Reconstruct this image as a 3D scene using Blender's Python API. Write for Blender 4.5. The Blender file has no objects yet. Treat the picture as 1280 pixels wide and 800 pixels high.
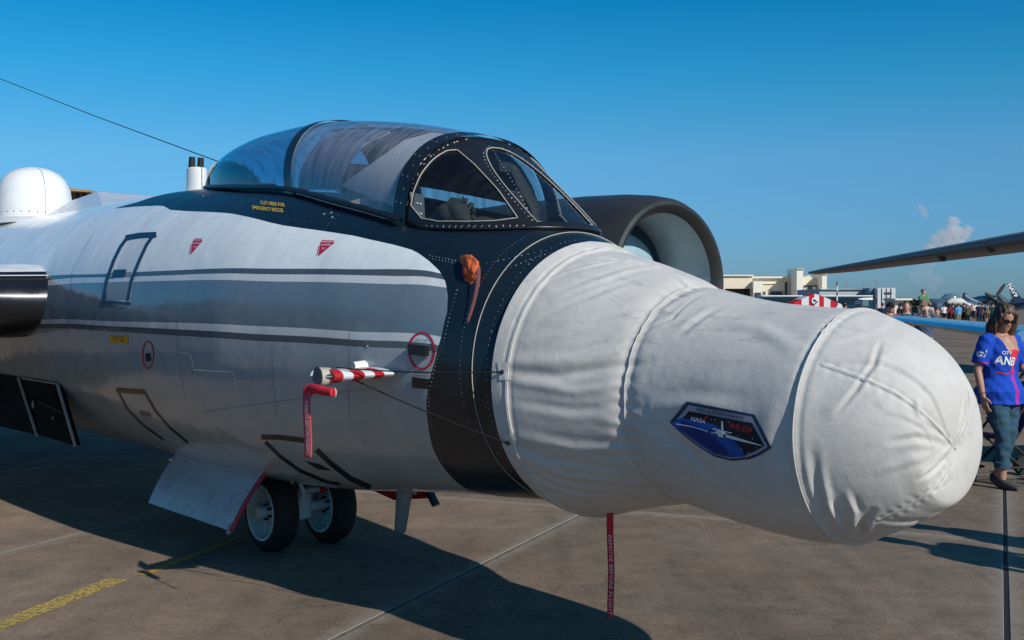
import bpy, bmesh, math, random
import numpy as np
from mathutils import Vector, Matrix, Euler
from mathutils.bvhtree import BVHTree

sc = bpy.context.scene
COL = sc.collection
R = math.radians
random.seed(7)
rng = np.random.RandomState(7)

# ------------------------------------------------------------------ camera
EYE, FPX, HOR = 1.68, 1400.0, 380.0          # eye height, focal length (px of the 1280 wide photo), horizon row
cam = bpy.data.cameras.new("camera"); cam_o = bpy.data.objects.new("camera", cam); COL.objects.link(cam_o)
cam.sensor_width = 36.0; cam.lens = 36.0 * FPX / 1280.0
cam.clip_start = 0.05; cam.clip_end = 30000
cam.shift_y = -(400 - HOR) / 1280.0
cam_o.location = (0, 0, EYE); cam_o.rotation_euler = (R(90), 0, 0)
sc.camera = cam_o

# ------------------------------------------------------------------ sky, sun, exposure
SUN_AZ = math.atan2(0.643, -0.766)              # compass-like angle from +Y towards +X, to the sun
SUN_EL = R(31.2)
w = bpy.data.worlds.new("World"); sc.world = w; w.use_nodes = True
nt = w.node_tree; nt.nodes.clear()
sky = nt.nodes.new("ShaderNodeTexSky"); sky.sky_type = 'NISHITA'; sky.sun_disc = False
sky.sun_elevation = SUN_EL; sky.sun_rotation = SUN_AZ
sky.altitude = 0; sky.air_density = 1.0; sky.dust_density = 0.3; sky.ozone_density = 3.0
# the photograph's clear, deep blue: the same correction at every compass direction, varying only with height
wtc = nt.nodes.new("ShaderNodeTexCoord"); wsep = nt.nodes.new("ShaderNodeSeparateXYZ"); nt.links.new(wtc.outputs['Generated'], wsep.inputs[0])
wr = nt.nodes.new("ShaderNodeValToRGB"); el = wr.color_ramp.elements
RAMP = [(0, (.25, .46, .80)), (.03, (.27, .51, .86)), (.06, (.28, .57, .93)), (.13, (.30, .71, .96)), (.20, (.11, .74, .99)), (.26, (.025, .66, .95)), (.5, (.08, .64, .90)), (1.0, (.22, .66, .88))]
while len(el) < len(RAMP): el.new(0.5)
for e_, (p_, c_) in zip(el, RAMP): e_.position = p_; e_.color = (*c_, 1)
wm_ = nt.nodes.new("ShaderNodeMix"); wm_.data_type = 'RGBA'; wm_.blend_type = 'MULTIPLY'; wm_.inputs[0].default_value = 1
bg = nt.nodes.new("ShaderNodeBackground"); bg.inputs[1].default_value = 0.104
out = nt.nodes.new("ShaderNodeOutputWorld")
nt.links.new(wsep.outputs[2], wr.inputs[0]); nt.links.new(sky.outputs[0], wm_.inputs[6]); nt.links.new(wr.outputs[0], wm_.inputs[7]); nt.links.new(wm_.outputs[2], bg.inputs[0]); nt.links.new(bg.outputs[0], out.inputs[0])
sc.cycles.volume_bounces = 4
sl = bpy.data.lights.new("sun", 'SUN'); sl.energy = 4.1; sl.angle = R(0.5); sl.color = (1.0, 0.955, 0.885)
sun = bpy.data.objects.new("sun", sl); COL.objects.link(sun)
tosun = Vector((math.sin(SUN_AZ) * math.cos(SUN_EL), math.cos(SUN_AZ) * math.cos(SUN_EL), math.sin(SUN_EL)))
sun.rotation_euler = tosun.to_track_quat('Z', 'Y').to_euler()
sc.view_settings.view_transform = 'Standard'; sc.view_settings.look = 'None'
sc.view_settings.exposure = 0.0; sc.view_settings.gamma = 1.0

# ------------------------------------------------------------------ material helpers
def new_mat(name):
    m = bpy.data.materials.new(name); m.use_nodes = True
    n = m.node_tree.nodes
    return m, m.node_tree, n["Principled BSDF"]
def nd(t, kind, **kw):
    n = t.nodes.new(kind)
    for k, v in kw.items(): setattr(n, k, v)
    return n
def setin(n, **kw):
    for k, v in kw.items(): n.inputs[k.replace('_', ' ')].default_value = v
def c4(c): return (c[0], c[1], c[2], 1)
def mat(name, col, rough=.5, metal=0, var=.12, scale=6, bump=.0, bscale=80, spec=.5, coat=0, fine=0):
    """plain surface with a little tonal variation, roughness variation and relief"""
    m, t, b = new_mat(name)
    tc = nd(t, 'ShaderNodeTexCoord')
    nz = nd(t, 'ShaderNodeTexNoise'); setin(nz, Scale=scale, Detail=6.0, Roughness=.62)
    t.links.new(tc.outputs['Object'], nz.inputs['Vector'])
    mp = nd(t, 'ShaderNodeMapRange'); setin(mp, From_Min=.3, From_Max=.7, To_Min=1 - var, To_Max=1 + var)
    t.links.new(nz.outputs[0], mp.inputs[0])
    mx = nd(t, 'ShaderNodeMix', data_type='RGBA', blend_type='MULTIPLY'); mx.inputs[0].default_value = 1
    mx.inputs[6].default_value = c4(col); t.links.new(mp.outputs[0], mx.inputs[7])
    t.links.new(mx.outputs[2], b.inputs['Base Color'])
    mr = nd(t, 'ShaderNodeMapRange'); setin(mr, From_Min=.3, From_Max=.7, To_Min=max(.02, rough - .08), To_Max=min(1, rough + .08))
    t.links.new(nz.outputs[0], mr.inputs[0]); t.links.new(mr.outputs[0], b.inputs['Roughness'])
    b.inputs['Metallic'].default_value = metal; b.inputs['Specular IOR Level'].default_value = spec
    b.inputs['Coat Weight'].default_value = coat; b.inputs['Coat Roughness'].default_value = .08
    if bump:
        n2 = nd(t, 'ShaderNodeTexNoise'); setin(n2, Scale=bscale, Detail=3.0)
        t.links.new(tc.outputs['Object'], n2.inputs['Vector'])
        bp = nd(t, 'ShaderNodeBump'); setin(bp, Strength=bump, Distance=.01)
        t.links.new(n2.outputs[0], bp.inputs['Height']); t.links.new(bp.outputs[0], b.inputs['Normal'])
    return m

def glass_mat(name, tint, film=.06, filmcol=(.5, .52, .55), rough=.02):
    m, t, b = new_mat(name); t.nodes.remove(b)
    o = t.nodes["Material Output"]
    tr = nd(t, 'ShaderNodeBsdfTransparent'); tr.inputs[0].default_value = c4(tint)
    gl = nd(t, 'ShaderNodeBsdfGlossy'); gl.inputs['Roughness'].default_value = rough; gl.inputs[0].default_value = (1, 1, 1, 1)
    fr = nd(t, 'ShaderNodeFresnel'); ge = nd(t, 'ShaderNodeNewGeometry')      # thin sheet: same reflectance from both faces
    io = nd(t, 'ShaderNodeMapRange'); setin(io, From_Min=0.0, From_Max=1.0, To_Min=1.5, To_Max=1 / 1.5); t.links.new(ge.outputs['Backfacing'], io.inputs[0]); t.links.new(io.outputs[0], fr.inputs[0])
    df = nd(t, 'ShaderNodeBsdfDiffuse'); df.inputs[0].default_value = c4(filmcol)
    tc = nd(t, 'ShaderNodeTexCoord'); mpn = nd(t, 'ShaderNodeMapping'); mpn.inputs['Scale'].default_value = (9, 3, 1.2)
    nz = nd(t, 'ShaderNodeTexNoise'); setin(nz, Scale=2.2, Detail=6.0, Roughness=.6)
    t.links.new(tc.outputs['Object'], mpn.inputs[0]); t.links.new(mpn.outputs[0], nz.inputs['Vector'])
    mr = nd(t, 'ShaderNodeMapRange'); setin(mr, From_Min=.35, From_Max=.75, To_Min=film * .4, To_Max=film * 2.0)
    t.links.new(nz.outputs[0], mr.inputs[0])
    m1 = nd(t, 'ShaderNodeMixShader'); t.links.new(mr.outputs[0], m1.inputs[0]); t.links.new(tr.outputs[0], m1.inputs[1]); t.links.new(df.outputs[0], m1.inputs[2])
    m2 = nd(t, 'ShaderNodeMixShader'); t.links.new(fr.outputs[0], m2.inputs[0]); t.links.new(m1.outputs[0], m2.inputs[1]); t.links.new(gl.outputs[0], m2.inputs[2])
    t.links.new(m2.outputs[0], o.inputs[0])
    return m

# ------------------------------------------------------------------ object helpers
def tag(o, label=None, cat=None, group=None, kind=None):
    if label: o['label'] = label
    if cat: o['category'] = cat
    if group: o['group'] = group
    if kind: o['kind'] = kind
    return o
def link(name, me, parent=None):
    o = bpy.data.objects.new(name, me); COL.objects.link(o)
    if parent is not None: o.parent = parent
    return o
def thing(name, label, cat, loc=(0, 0, 0), rz=0, group=None, scale=1):
    o = link(name, None); o.location = loc; o.rotation_euler = (0, 0, rz); o.scale = (scale,) * 3
    o.empty_display_size = .2
    return tag(o, label, cat, group)
def mesh(name, verts, faces, m, parent=None, smooth=True, mi=None):
    me = bpy.data.meshes.new(name)
    if isinstance(verts, np.ndarray): verts = verts.tolist()
    if isinstance(faces, np.ndarray): faces = faces.tolist()
    me.from_pydata(verts, [], faces)
    for x in (m if isinstance(m, (list, tuple)) else [m]): me.materials.append(x)
    if smooth: me.polygons.foreach_set('use_smooth', [True] * len(me.polygons))
    if mi is not None: me.polygons.foreach_set('material_index', mi)
    me.update()
    return link(name, me, parent)
class MB:
    """collects simple shapes; build() links them as ONE mesh object"""
    def __init__(s): s.v = []; s.f = []; s.m = []
    def add(s, v, f, k=0):
        b = len(s.v); s.v += [tuple(p) for p in v]; s.f += [tuple(i + b for i in q) for q in f]; s.m += [k] * len(f); return s
    def box(s, c, d, rot=None, k=0, taper=1.0):
        x, y, z = d[0] / 2, d[1] / 2, d[2] / 2
        p = [(-x, -y, -z), (x, -y, -z), (x, y, -z), (-x, y, -z), (-x * taper, -y * taper, z), (x * taper, -y * taper, z), (x * taper, y * taper, z), (-x * taper, y * taper, z)]
        M = rot if isinstance(rot, Matrix) else (Euler(rot).to_matrix() if rot else Matrix.Identity(3))
        return s.add([Vector(c) + M @ Vector(q) for q in p], [(0, 3, 2, 1), (4, 5, 6, 7), (0, 1, 5, 4), (1, 2, 6, 5), (2, 3, 7, 6), (3, 0, 4, 7)], k)
    def tube(s, pts, r, n=8, k=0, cap=True, flat=None):
        pts = [Vector(p) for p in pts]; rs = r if isinstance(r, list) else [r] * len(pts)
        v = []; f = []; prev = None
        for i, p in enumerate(pts):
            d = (pts[min(i + 1, len(pts) - 1)] - pts[max(i - 1, 0)]).normalized()
            if prev is None:
                a = Vector((0, 0, 1)) if abs(d.z) < .9 else Vector((1, 0, 0)); u = (a - d * a.dot(d)).normalized()
            else: u = (prev - d * prev.dot(d)).normalized()
            prev = u; q = d.cross(u)
            rr = rs[i]; ru, rq = rr if isinstance(rr, tuple) else (rr, rr)
            for j in range(n):
                t = 2 * math.pi * j / n; v.append(p + u * (ru * math.cos(t)) + q * (rq * math.sin(t)))
        for i in range(len(pts) - 1):
            for j in range(n):
                f.append((i * n + j, i * n + (j + 1) % n, (i + 1) * n + (j + 1) % n, (i + 1) * n + j))
        if cap: f.append(tuple(range(n))[::-1]); f.append(tuple((len(pts) - 1) * n + j for j in range(n)))
        return s.add(v, f, k)
    def lathe(s, prof, n=24, axis='z', org=(0, 0, 0), k=0, cap=True):
        """prof: (radius, height along axis)"""
        v = []; f = []
        for r_, h in prof:
            for j in range(n):
                t = 2 * math.pi * j / n; a, b = r_ * math.cos(t), r_ * math.sin(t)
                p = (a, b, h) if axis == 'z' else ((h, a, b) if axis == 'x' else (b, h, a))
                v.append(Vector(org) + Vector(p))
        for i in range(len(prof) - 1):
            for j in range(n):
                f.append((i * n + j, i * n + (j + 1) % n, (i + 1) * n + (j + 1) % n, (i + 1) * n + j))
        if cap: f.append(tuple(range(n))[::-1]); f.append(tuple((len(prof) - 1) * n + j for j in range(n)))
        return s.add(v, f, k)
    def ball(s, c, r, n=8, m=6, k=0):
        r = r if isinstance(r, tuple) else (r, r, r)
        v = []; f = []
        for i in range(m + 1):
            a = math.pi * i / m
            for j in range(n):
                t = 2 * math.pi * j / n
                v.append((c[0] + r[0] * math.sin(a) * math.cos(t), c[1] + r[1] * math.sin(a) * math.sin(t), c[2] - r[2] * math.cos(a)))
        for i in range(m):
            for j in range(n): f.append((i * n + j, i * n + (j + 1) % n, (i + 1) * n + (j + 1) % n, (i + 1) * n + j))
        return s.add(v, f, k)
    def loft(s, secs, n=14, k=0, e=1.0):
        """secs: (centre, half-axis vector a, half-axis vector b) rings"""
        v = []; f = []
        for c, a, b in secs:
            c, a, b = Vector(c), Vector(a), Vector(b)
            for j in range(n):
                t = 2 * math.pi * j / n; ct, st = math.cos(t), math.sin(t)
                ct = math.copysign(abs(ct) ** e, ct); st = math.copysign(abs(st) ** e, st)
                v.append(c + a * ct + b * st)
        m_ = len(secs)
        for i in range(m_ - 1):
            for j in range(n): f.append((i * n + j, i * n + (j + 1) % n, (i + 1) * n + (j + 1) % n, (i + 1) * n + j))
        f.append(tuple(range(n))[::-1]); f.append(tuple((m_ - 1) * n + j for j in range(n)))
        return s.add(v, f, k)
    def build(s, name, m, parent=None, smooth=True, bevel=0, angle=40):
        o = mesh(name, s.v, s.f, m, parent, False, s.m)
        bm = bmesh.new(); bm.from_mesh(o.data)
        bmesh.ops.recalc_face_normals(bm, faces=bm.faces)
        if smooth:
            for f in bm.faces: f.smooth = True
            for e in bm.edges:
                if len(e.link_faces) == 2 and e.calc_face_angle(0) > R(angle): e.smooth = False
        bm.to_mesh(o.data); bm.free()
        if bevel:
            md = o.modifiers.new('bevel', 'BEVEL'); md.width = bevel; md.segments = 2; md.limit_method = 'ANGLE'; md.angle_limit = R(35)
        return o
def copy_tree(o, parent=None):
    c = o.copy(); COL.objects.link(c); c.parent = parent
    for ch in list(o.children): copy_tree(ch, c)
    return c
def pchip(x, y):
    x = np.array(x, float); y = np.array(y, float); h = np.diff(x); d = np.diff(y) / h
    m = np.zeros_like(y); m[0] = d[0]; m[-1] = d[-1]
    for i in range(1, len(x) - 1):
        if d[i - 1] * d[i] > 0:
            w1 = 2 * h[i] + h[i - 1]; w2 = h[i] + 2 * h[i - 1]; m[i] = (w1 + w2) / (w1 / d[i - 1] + w2 / d[i])
    def f(q):
        q = np.clip(np.asarray(q, float), x[0], x[-1]); i = np.clip(np.searchsorted(x, q, side='right') - 1, 0, len(x) - 2)
        t = (q - x[i]) / h[i]
        return ((1 + 2 * t) * (1 - t) ** 2 * y[i] + t * (1 - t) ** 2 * h[i] * m[i] + t * t * (3 - 2 * t) * y[i + 1] + t * t * (t - 1) * h[i] * m[i + 1])
    return f
def grid_faces(nu, nv, closed=False):
    i, j = np.meshgrid(np.arange(nu - 1), np.arange(nv if closed else nv - 1), indexing='ij')
    j2 = (j + 1) % nv
    return np.stack([i * nv + j, (i + 1) * nv + j, (i + 1) * nv + j2, i * nv + j2], -1).reshape(-1, 4)
def patch(name, poly, da, db, fn, m, parent=None, flip=False):
    """a polygon of a surface's (a, b) parameters laid on that surface: cut to a grid, then mapped by fn"""
    bm = bmesh.new()
    polys = poly if isinstance(poly[0][0], (list, tuple)) else [poly]
    for p in polys: bm.faces.new([bm.verts.new((q[0], q[1], 0)) for q in p])
    _cutmap(bm, da, db, fn)
    return _fin(name, bm, m, parent)
def _cutmap(bm, da, db, fn):
    vs = [v.co for v in bm.verts]; a0, a1 = min(v.x for v in vs), max(v.x for v in vs); b0, b1 = min(v.y for v in vs), max(v.y for v in vs)
    for ax, lo, hi, st in ((0, a0, a1, da), (1, b0, b1, db)):
        k = max(1, int((hi - lo) / st))
        for i in range(1, k + 1):
            c = lo + (hi - lo) * i / (k + 1); co = [0, 0, 0]; no = [0, 0, 0]; co[ax] = c; no[ax] = 1
            bmesh.ops.bisect_plane(bm, geom=bm.verts[:] + bm.edges[:] + bm.faces[:], plane_co=co, plane_no=no)
    for v in bm.verts: v.co = fn(v.co.x, v.co.y)
def _fin(name, bm, m, parent):
    bmesh.ops.recalc_face_normals(bm, faces=bm.faces)
    for f in bm.faces: f.smooth = True
    me = bpy.data.meshes.new(name); bm.to_mesh(me); bm.free()
    for x in (m if isinstance(m, (list, tuple)) else [m]): me.materials.append(x)
    return link(name, me, parent)
def ribbon_poly(pts, wa, closed=False):
    """quads of a polyline strip in parameter space; wa=(half width a, half width b)"""
    P = [Vector((p[0] / wa[0], p[1] / wa[1])) for p in pts]; n = len(P); L = []; Rr = []
    for i in range(n):
        a = P[(i - 1) % n] if closed or i > 0 else P[i]; b = P[(i + 1) % n] if closed or i < n - 1 else P[i]
        d = (b - a).normalized(); q = Vector((-d.y, d.x))
        if (closed or 0 < i < n - 1):
            d1 = (P[i] - a).normalized(); c = max(.5, d1.dot(d)); q = q / c
        L.append(((P[i] + q).x * wa[0], (P[i] + q).y * wa[1])); Rr.append(((P[i] - q).x * wa[0], (P[i] - q).y * wa[1]))
    return [[L[i], L[(i + 1) % n], Rr[(i + 1) % n], Rr[i]] for i in range(n if closed else n - 1)]
def text_bm(txt, size, align='CENTER', bold=0, spacing=1.0):
    cu = bpy.data.curves.new('txt', 'FONT'); cu.body = txt; cu.size = size; cu.align_x = align; cu.align_y = 'CENTER'
    cu.offset = bold; cu.resolution_u = 2; cu.space_character = spacing
    o = bpy.data.objects.new('txt', cu); COL.objects.link(o)
    me = o.to_mesh(); bm = bmesh.new(); bm.from_mesh(me); o.to_mesh_clear()
    bpy.data.objects.remove(o); bpy.data.curves.remove(cu)
    return bm
def text_on(name, txt, size, fn, m, parent=None, step=.05, **kw):
    bm = text_bm(txt, size, **kw); _cutmap(bm, step, step, fn)
    return _fin(name, bm, m, parent)
def remeshed(name, mb, mats, voxel, parent=None, smooth=2, keep=False):
    """fuse overlapping lofts into one continuous skin"""
    me = bpy.data.meshes.new(name); me.from_pydata([tuple(v) for v in mb.v], [], mb.f)
    bm = bmesh.new(); bm.from_mesh(me); bmesh.ops.recalc_face_normals(bm, faces=bm.faces); bm.to_mesh(me); bm.free()
    o = link(name, me)
    md = o.modifiers.new('r', 'REMESH'); md.mode = 'VOXEL'; md.voxel_size = voxel; md.use_smooth_shade = True
    if smooth: s_ = o.modifiers.new('s', 'SMOOTH'); s_.iterations = smooth; s_.factor = .5
    m2 = bpy.data.meshes.new_from_object(o.evaluated_get(bpy.context.evaluated_depsgraph_get()))
    o.modifiers.clear(); o.data = m2; bpy.data.meshes.remove(me)
    m2.name = name; m2.materials.clear()
    for x in (mats if isinstance(mats, (list, tuple)) else [mats]): m2.materials.append(x)
    m2.polygons.foreach_set('use_smooth', [True] * len(m2.polygons))
    if parent is not None: o.parent = parent
    return o
def at(px, d, z=0.0, py=None):
    """world point seen in photo column px at depth d"""
    return Vector(((px - 640) / FPX * d, d, z if py is None else EYE - (py - HOR) / FPX * d))
def zat(py, d): return EYE - (py - HOR) / FPX * d
def rowd(py): return FPX * EYE / (py - HOR)

# ================================================================== JET AIRCRAFT
# local axes: x forward along the fuselage (0 = nose gear), y to port, z up
AX = Vector((-1.468, 7.78, 0)); AROT = R(-50)
jet = thing('jet_aircraft', 'large white and grey jet with black nose band and bubble canopy parked on concrete', 'aircraft', AX, AROT)
JM = Matrix.Translation(AX) @ Matrix.Rotation(AROT, 4, 'Z'); JI = JM.inverted()
hull_zt = pchip([-14, -10, -7, -3, -1.8, -.7, .0, .68, 1.25, 1.97, 2.38, 2.7, 2.85, 3.0, 3.2], [2.45, 2.56, 2.59, 2.595, 2.59, 2.56, 2.53, 2.49, 2.415, 2.30, 2.21, 2.09, 2.01, 1.935, 1.83])
hull_zb = pchip([-14, -10, -7, -5, -3, -1.8, -.66, .57, .95, 1.7, 2.54, 2.9, 3.2], [1.2, .72, .54, .50, .475, .485, .455, .487, .515, .598, .672, .705, .74])
def hull(s, ph, off=0.0):
    a, b = float(hull_zt(s)), float(hull_zb(s)); h = (a - b) / 2 + off
    return Vector((s, -h * math.cos(ph), (a + b) / 2 + h * math.sin(ph)))
NS, NP = 300, 160
SS = np.linspace(-14, 3.2, NS); PH = np.radians(np.arange(NP) * 360.0 / NP)
hh = (hull_zt(SS) - hull_zb(SS)) / 2; hc = (hull_zt(SS) + hull_zb(SS)) / 2
HV = np.stack([np.repeat(SS[:, None], NP, 1), -hh[:, None] * np.cos(PH)[None], hc[:, None] + hh[:, None] * np.sin(PH)[None]], -1).reshape(-1, 3)
HF = grid_faces(NS, NP, True)
hull_bvh = BVHTree.FromPolygons(HV.tolist(), HF.tolist())
EYE_L = JI @ Vector((0, 0, EYE))
def ray_l(px, py):
    d = Vector(((px - 640) / FPX, 1, -(py - HOR) / FPX)); return (JI.to_3x3() @ d).normalized()
def hit(bvh, px, py, off=0.0):
    """point of a curved surface that the photo shows at (px, py), lifted off by `off` along the normal"""
    d = ray_l(px, py); p, n, i, dist = bvh.ray_cast(EYE_L, d)
    if p is None:
        p, n, i, dist = bvh.find_nearest(EYE_L + d * 6)
    if n.dot(d) > 0: n = -n
    return p + n * off
def se(px, py):
    p = hit(hull_bvh, px, py); a, b = float(hull_zt(p.x)), float(hull_zb(p.x))
    return p.x, math.degrees(math.asin(max(-1, min(1, (p.z - (a + b) / 2) / ((a - b) / 2)))))

# paint outlines of the fuselage
dark_px = [(585, 612), (555, 585), (541, 560), (535, 530), (533, 505), (536, 480), (544, 450), (552, 420), (559, 390), (560, 370), (557, 352), (549, 338), (535, 325), (520, 314.5), (510, 310), (490, 306), (465, 300), (430, 292), (370, 285), (340, 279), (307, 270.5), (290, 267), (270, 265), (240, 264.5), (213, 262.5), (204, 257)]
A = sorted([(e, s) for s, e in (se(*p) for p in dark_px)]); top_e = A[-1][0]
A = [(-90, A[0][1] + .12), (-75, A[0][1] + .08)] + A + [(min(87, top_e + 3), -2.1), (min(88.5, top_e + 8), -1.75), (90, -1.6)]
STR = [[(54, 345), (100, 343), (160, 340.5), (260, 336), (320, 335.5), (440, 336.5), (551, 340.5)],
       [(57, 350.5), (160, 346), (320, 342.5), (480, 345), (555, 348)],
       [(61, 357), (170, 352), (320, 351.2), (480, 355), (557, 358.7)],
       [(61, 399.5), (180, 402.5), (320, 407.5), (440, 414.5), (554, 421)],
       [(59, 405), (180, 409.5), (320, 417.5), (440, 424.5), (553, 432)],
       [(50, 411), (180, 417), (320, 426), (440, 433), (552, 441)]]
def add_curve(t, pts, src, x0, x1, y0, y1, n=60):
    """float-curve node giving y(x)"""
    pts = sorted(pts); xs = [p[0] for p in pts]; ys = [p[1] for p in pts]
    mp = nd(t, 'ShaderNodeMapRange'); setin(mp, From_Min=x0, From_Max=x1, To_Min=0.0, To_Max=1.0); t.links.new(src, mp.inputs[0])
    fc = nd(t, 'ShaderNodeFloatCurve'); cv = fc.mapping.curves[0]; fc.mapping.use_clip = False
    q = np.linspace(x0, x1, n); v = np.interp(q, xs, ys)
    if n < 100 and len(pts) > 3: pc = pchip(xs, ys); v = pc(q)
    while len(cv.points) < n: cv.points.new(0.5, 0.5)
    for i in range(n):
        cv.points[i].location = ((q[i] - x0) / (x1 - x0), (v[i] - y0) / (y1 - y0)); cv.points[i].handle_type = 'VECTOR'
    fc.mapping.update(); t.links.new(mp.outputs[0], fc.inputs['Value'])
    o = nd(t, 'ShaderNodeMapRange'); setin(o, From_Min=0.0, From_Max=1.0, To_Min=y0, To_Max=y1); o.clamp = False; t.links.new(fc.outputs[0], o.inputs[0])
    return o.outputs[0]
def math_n(t, op, a, b):
    n = nd(t, 'ShaderNodeMath', operation=op)
    for i, x in enumerate((a, b)):
        if isinstance(x, (int, float)): n.inputs[i].default_value = x
        else: t.links.new(x, n.inputs[i])
    return n.outputs[0]
def hull_material():
    m, t, b = new_mat('fuselage_paint')
    s_ = nd(t, 'ShaderNodeAttribute', attribute_name='hs').outputs['Fac']; e_ = nd(t, 'ShaderNodeAttribute', attribute_name='elev').outputs['Fac']
    tc = nd(t, 'ShaderNodeTexCoord')
    ea = [min(90, max(-90, p[0])) for p in A]
    Ac = add_curve(t, [(e, p[1]) for e, p in zip(ea, A)], e_, -90, 90, -4, 4, 180)
    dark = math_n(t, 'GREATER_THAN', s_, Ac)
    E = [add_curve(t, [se(*p) for p in q], s_, -10, 4, -90, 90, 80) for q in STR]
    above = [math_n(t, 'GREATER_THAN', e_, x) for x in E]
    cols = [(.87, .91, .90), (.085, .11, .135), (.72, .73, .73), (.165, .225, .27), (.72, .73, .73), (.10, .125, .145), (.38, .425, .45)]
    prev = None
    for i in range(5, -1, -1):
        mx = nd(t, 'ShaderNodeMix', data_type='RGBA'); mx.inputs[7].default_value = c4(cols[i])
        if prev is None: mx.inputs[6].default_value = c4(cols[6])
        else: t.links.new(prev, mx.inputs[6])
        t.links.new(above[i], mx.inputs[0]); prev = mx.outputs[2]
    # rain streaks and grime running round the body, and blotchy wear
    mp = nd(t, 'ShaderNodeMapping'); mp.inputs['Scale'].default_value = (7, .9, .9)
    t.links.new(tc.outputs['Object'], mp.inputs[0])
    nz = nd(t, 'ShaderNodeTexNoise'); setin(nz, Scale=1.7, Detail=8.0, Roughness=.62); t.links.new(mp.outputs[0], nz.inputs['Vector'])
    nz2 = nd(t, 'ShaderNodeTexNoise'); setin(nz2, Scale=3.0, Detail=7.0, Roughness=.65); t.links.new(tc.outputs['Object'], nz2.inputs['Vector'])
    r1 = nd(t, 'ShaderNodeMapRange'); setin(r1, From_Min=.35, From_Max=.7, To_Min=.94, To_Max=1.03); t.links.new(nz.outputs[0], r1.inputs[0])
    r2 = nd(t, 'ShaderNodeMapRange'); setin(r2, From_Min=.3, From_Max=.7, To_Min=.93, To_Max=1.05); t.links.new(nz2.outputs[0], r2.inputs[0])
    vv = math_n(t, 'MULTIPLY', r1.outputs[0], r2.outputs[0])
    mul = nd(t, 'ShaderNodeMix', data_type='RGBA', blend_type='MULTIPLY'); mul.inputs[0].default_value = 1
    t.links.new(prev, mul.inputs[6]); t.links.new(vv, mul.inputs[7])
    dk = nd(t, 'ShaderNodeMix', data_type='RGBA'); t.links.new(dark, dk.inputs[0]); t.links.new(mul.outputs[2], dk.inputs[6])
    dcol = nd(t, 'ShaderNodeMix', data_type='RGBA', blend_type='MULTIPLY'); dcol.inputs[0].default_value = 1; dcol.inputs[6].default_value = (.006, .014, .022, 1); t.links.new(vv, dcol.inputs[7])
    t.links.new(dcol.outputs[2], dk.inputs[7])
    t.links.new(dk.outputs[2], b.inputs['Base Color'])
    rr = nd(t, 'ShaderNodeMapRange'); setin(rr, From_Min=.3, From_Max=.7, To_Min=.10, To_Max=.2); t.links.new(nz2.outputs[0], rr.inputs[0])
    dr = math_n(t, 'MULTIPLY', dark, .17); t.links.new(math_n(t, 'ADD', rr.outputs[0], dr), b.inputs['Roughness'])
    b.inputs['Specular IOR Level'].default_value = .6
    # oil-canning of the skin: faint long-wave waviness between frames
    wv = nd(t, 'ShaderNodeTexNoise'); setin(wv, Scale=2.6, Detail=2.0); t.links.new(tc.outputs['Object'], wv.inputs['Vector'])
    bp = nd(t, 'ShaderNodeBump'); setin(bp, Strength=.35, Distance=.03); t.links.new(wv.outputs[0], bp.inputs['Height']); t.links.new(bp.outputs[0], b.inputs['Normal'])
    return m
M_HULL = hull_material()
M = dict(
    black=mat('black_paint', (.012, .013, .016), .32), black_matt=mat('black_matt', (.012, .012, .012), .7), white=mat('white_paint', (.72, .73, .73), .25, var=.06),
    grey=mat('grey_paint', (.24, .26, .28), .35), pale=mat('pale_blue_grey_enamel', (.42, .50, .54), .3, var=.1), steel=mat('bare_steel', (.5, .5, .5), .28, 1.0),
    rubber=mat('tyre_rubber', (.018, .018, .018), .8, bump=.3, bscale=60), red=mat('red_paint', (.45, .015, .02), .4), redcloth=mat('red_cloth', (.62, .03, .045), .75, bump=.3, bscale=300, spec=.2),
    redfaded=mat('faded_red_cloth', (.62, .10, .12), .8, bump=.3, bscale=300, spec=.2),
    cream=mat('cream_sealant', (.40, .375, .32), .6, var=.2), rivet=mat('worn_rivet', (.26, .27, .28), .5, .2), navy=mat('navy_print', (.012, .03, .075), .4),
    yellow=mat('yellow_print', (.75, .52, .02), .5), red_print=mat('red_print', (.5, .012, .05), .4), white_print=mat('white_print', (.75, .75, .75), .45), dark_print=mat('dark_print', (.03, .03, .035), .5),
    cockpit=mat('cockpit_grey', (.05, .055, .06), .6), shroud=mat('black_shroud_cloth', (.03, .028, .03), .85, bump=.5, bscale=40), plate=mat('grey_plate', (.13, .14, .155), .5),
    shade=mat('cream_sunshade', (.74, .72, .69), .8, var=.08, scale=3), beige=mat('beige_lining', (.48, .42, .28), .7, var=.2), seat=mat('dark_blue_seat', (.02, .035, .06), .7),
    nacelle=mat('nacelle_dark_grey', (.032, .031, .031), .42, var=.2, scale=3), duct=mat('duct_pale_grey', (.42, .47, .48), .35), plug=mat('pale_blue_plug', (.30, .45, .50), .5), plugdark=mat('dark_teal_band', (.02, .06, .085), .5),
    cord=mat('black_cord', (.012, .012, .012), .8), orange=mat('orange_cover_cloth', (.62, .12, .03), .7, bump=.6, bscale=60), strap=mat('pink_red_strap', (.50, .17, .13), .8, bump=.3, bscale=200),
    dome=mat('radome_white', (.80, .80, .79), .3, var=.04))
M_GLASS = glass_mat('canopy_acrylic', (.74, .78, .83), .32, (.36, .40, .47))
M_GLASSB = glass_mat('sky_tinted_acrylic', (.40, .66, .85), .32, (.10, .26, .42))  # rear glazing: sky reflection put into the blue tint and film
M_WIND = glass_mat('windscreen_glass', (.80, .88, .89), .012)

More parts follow.
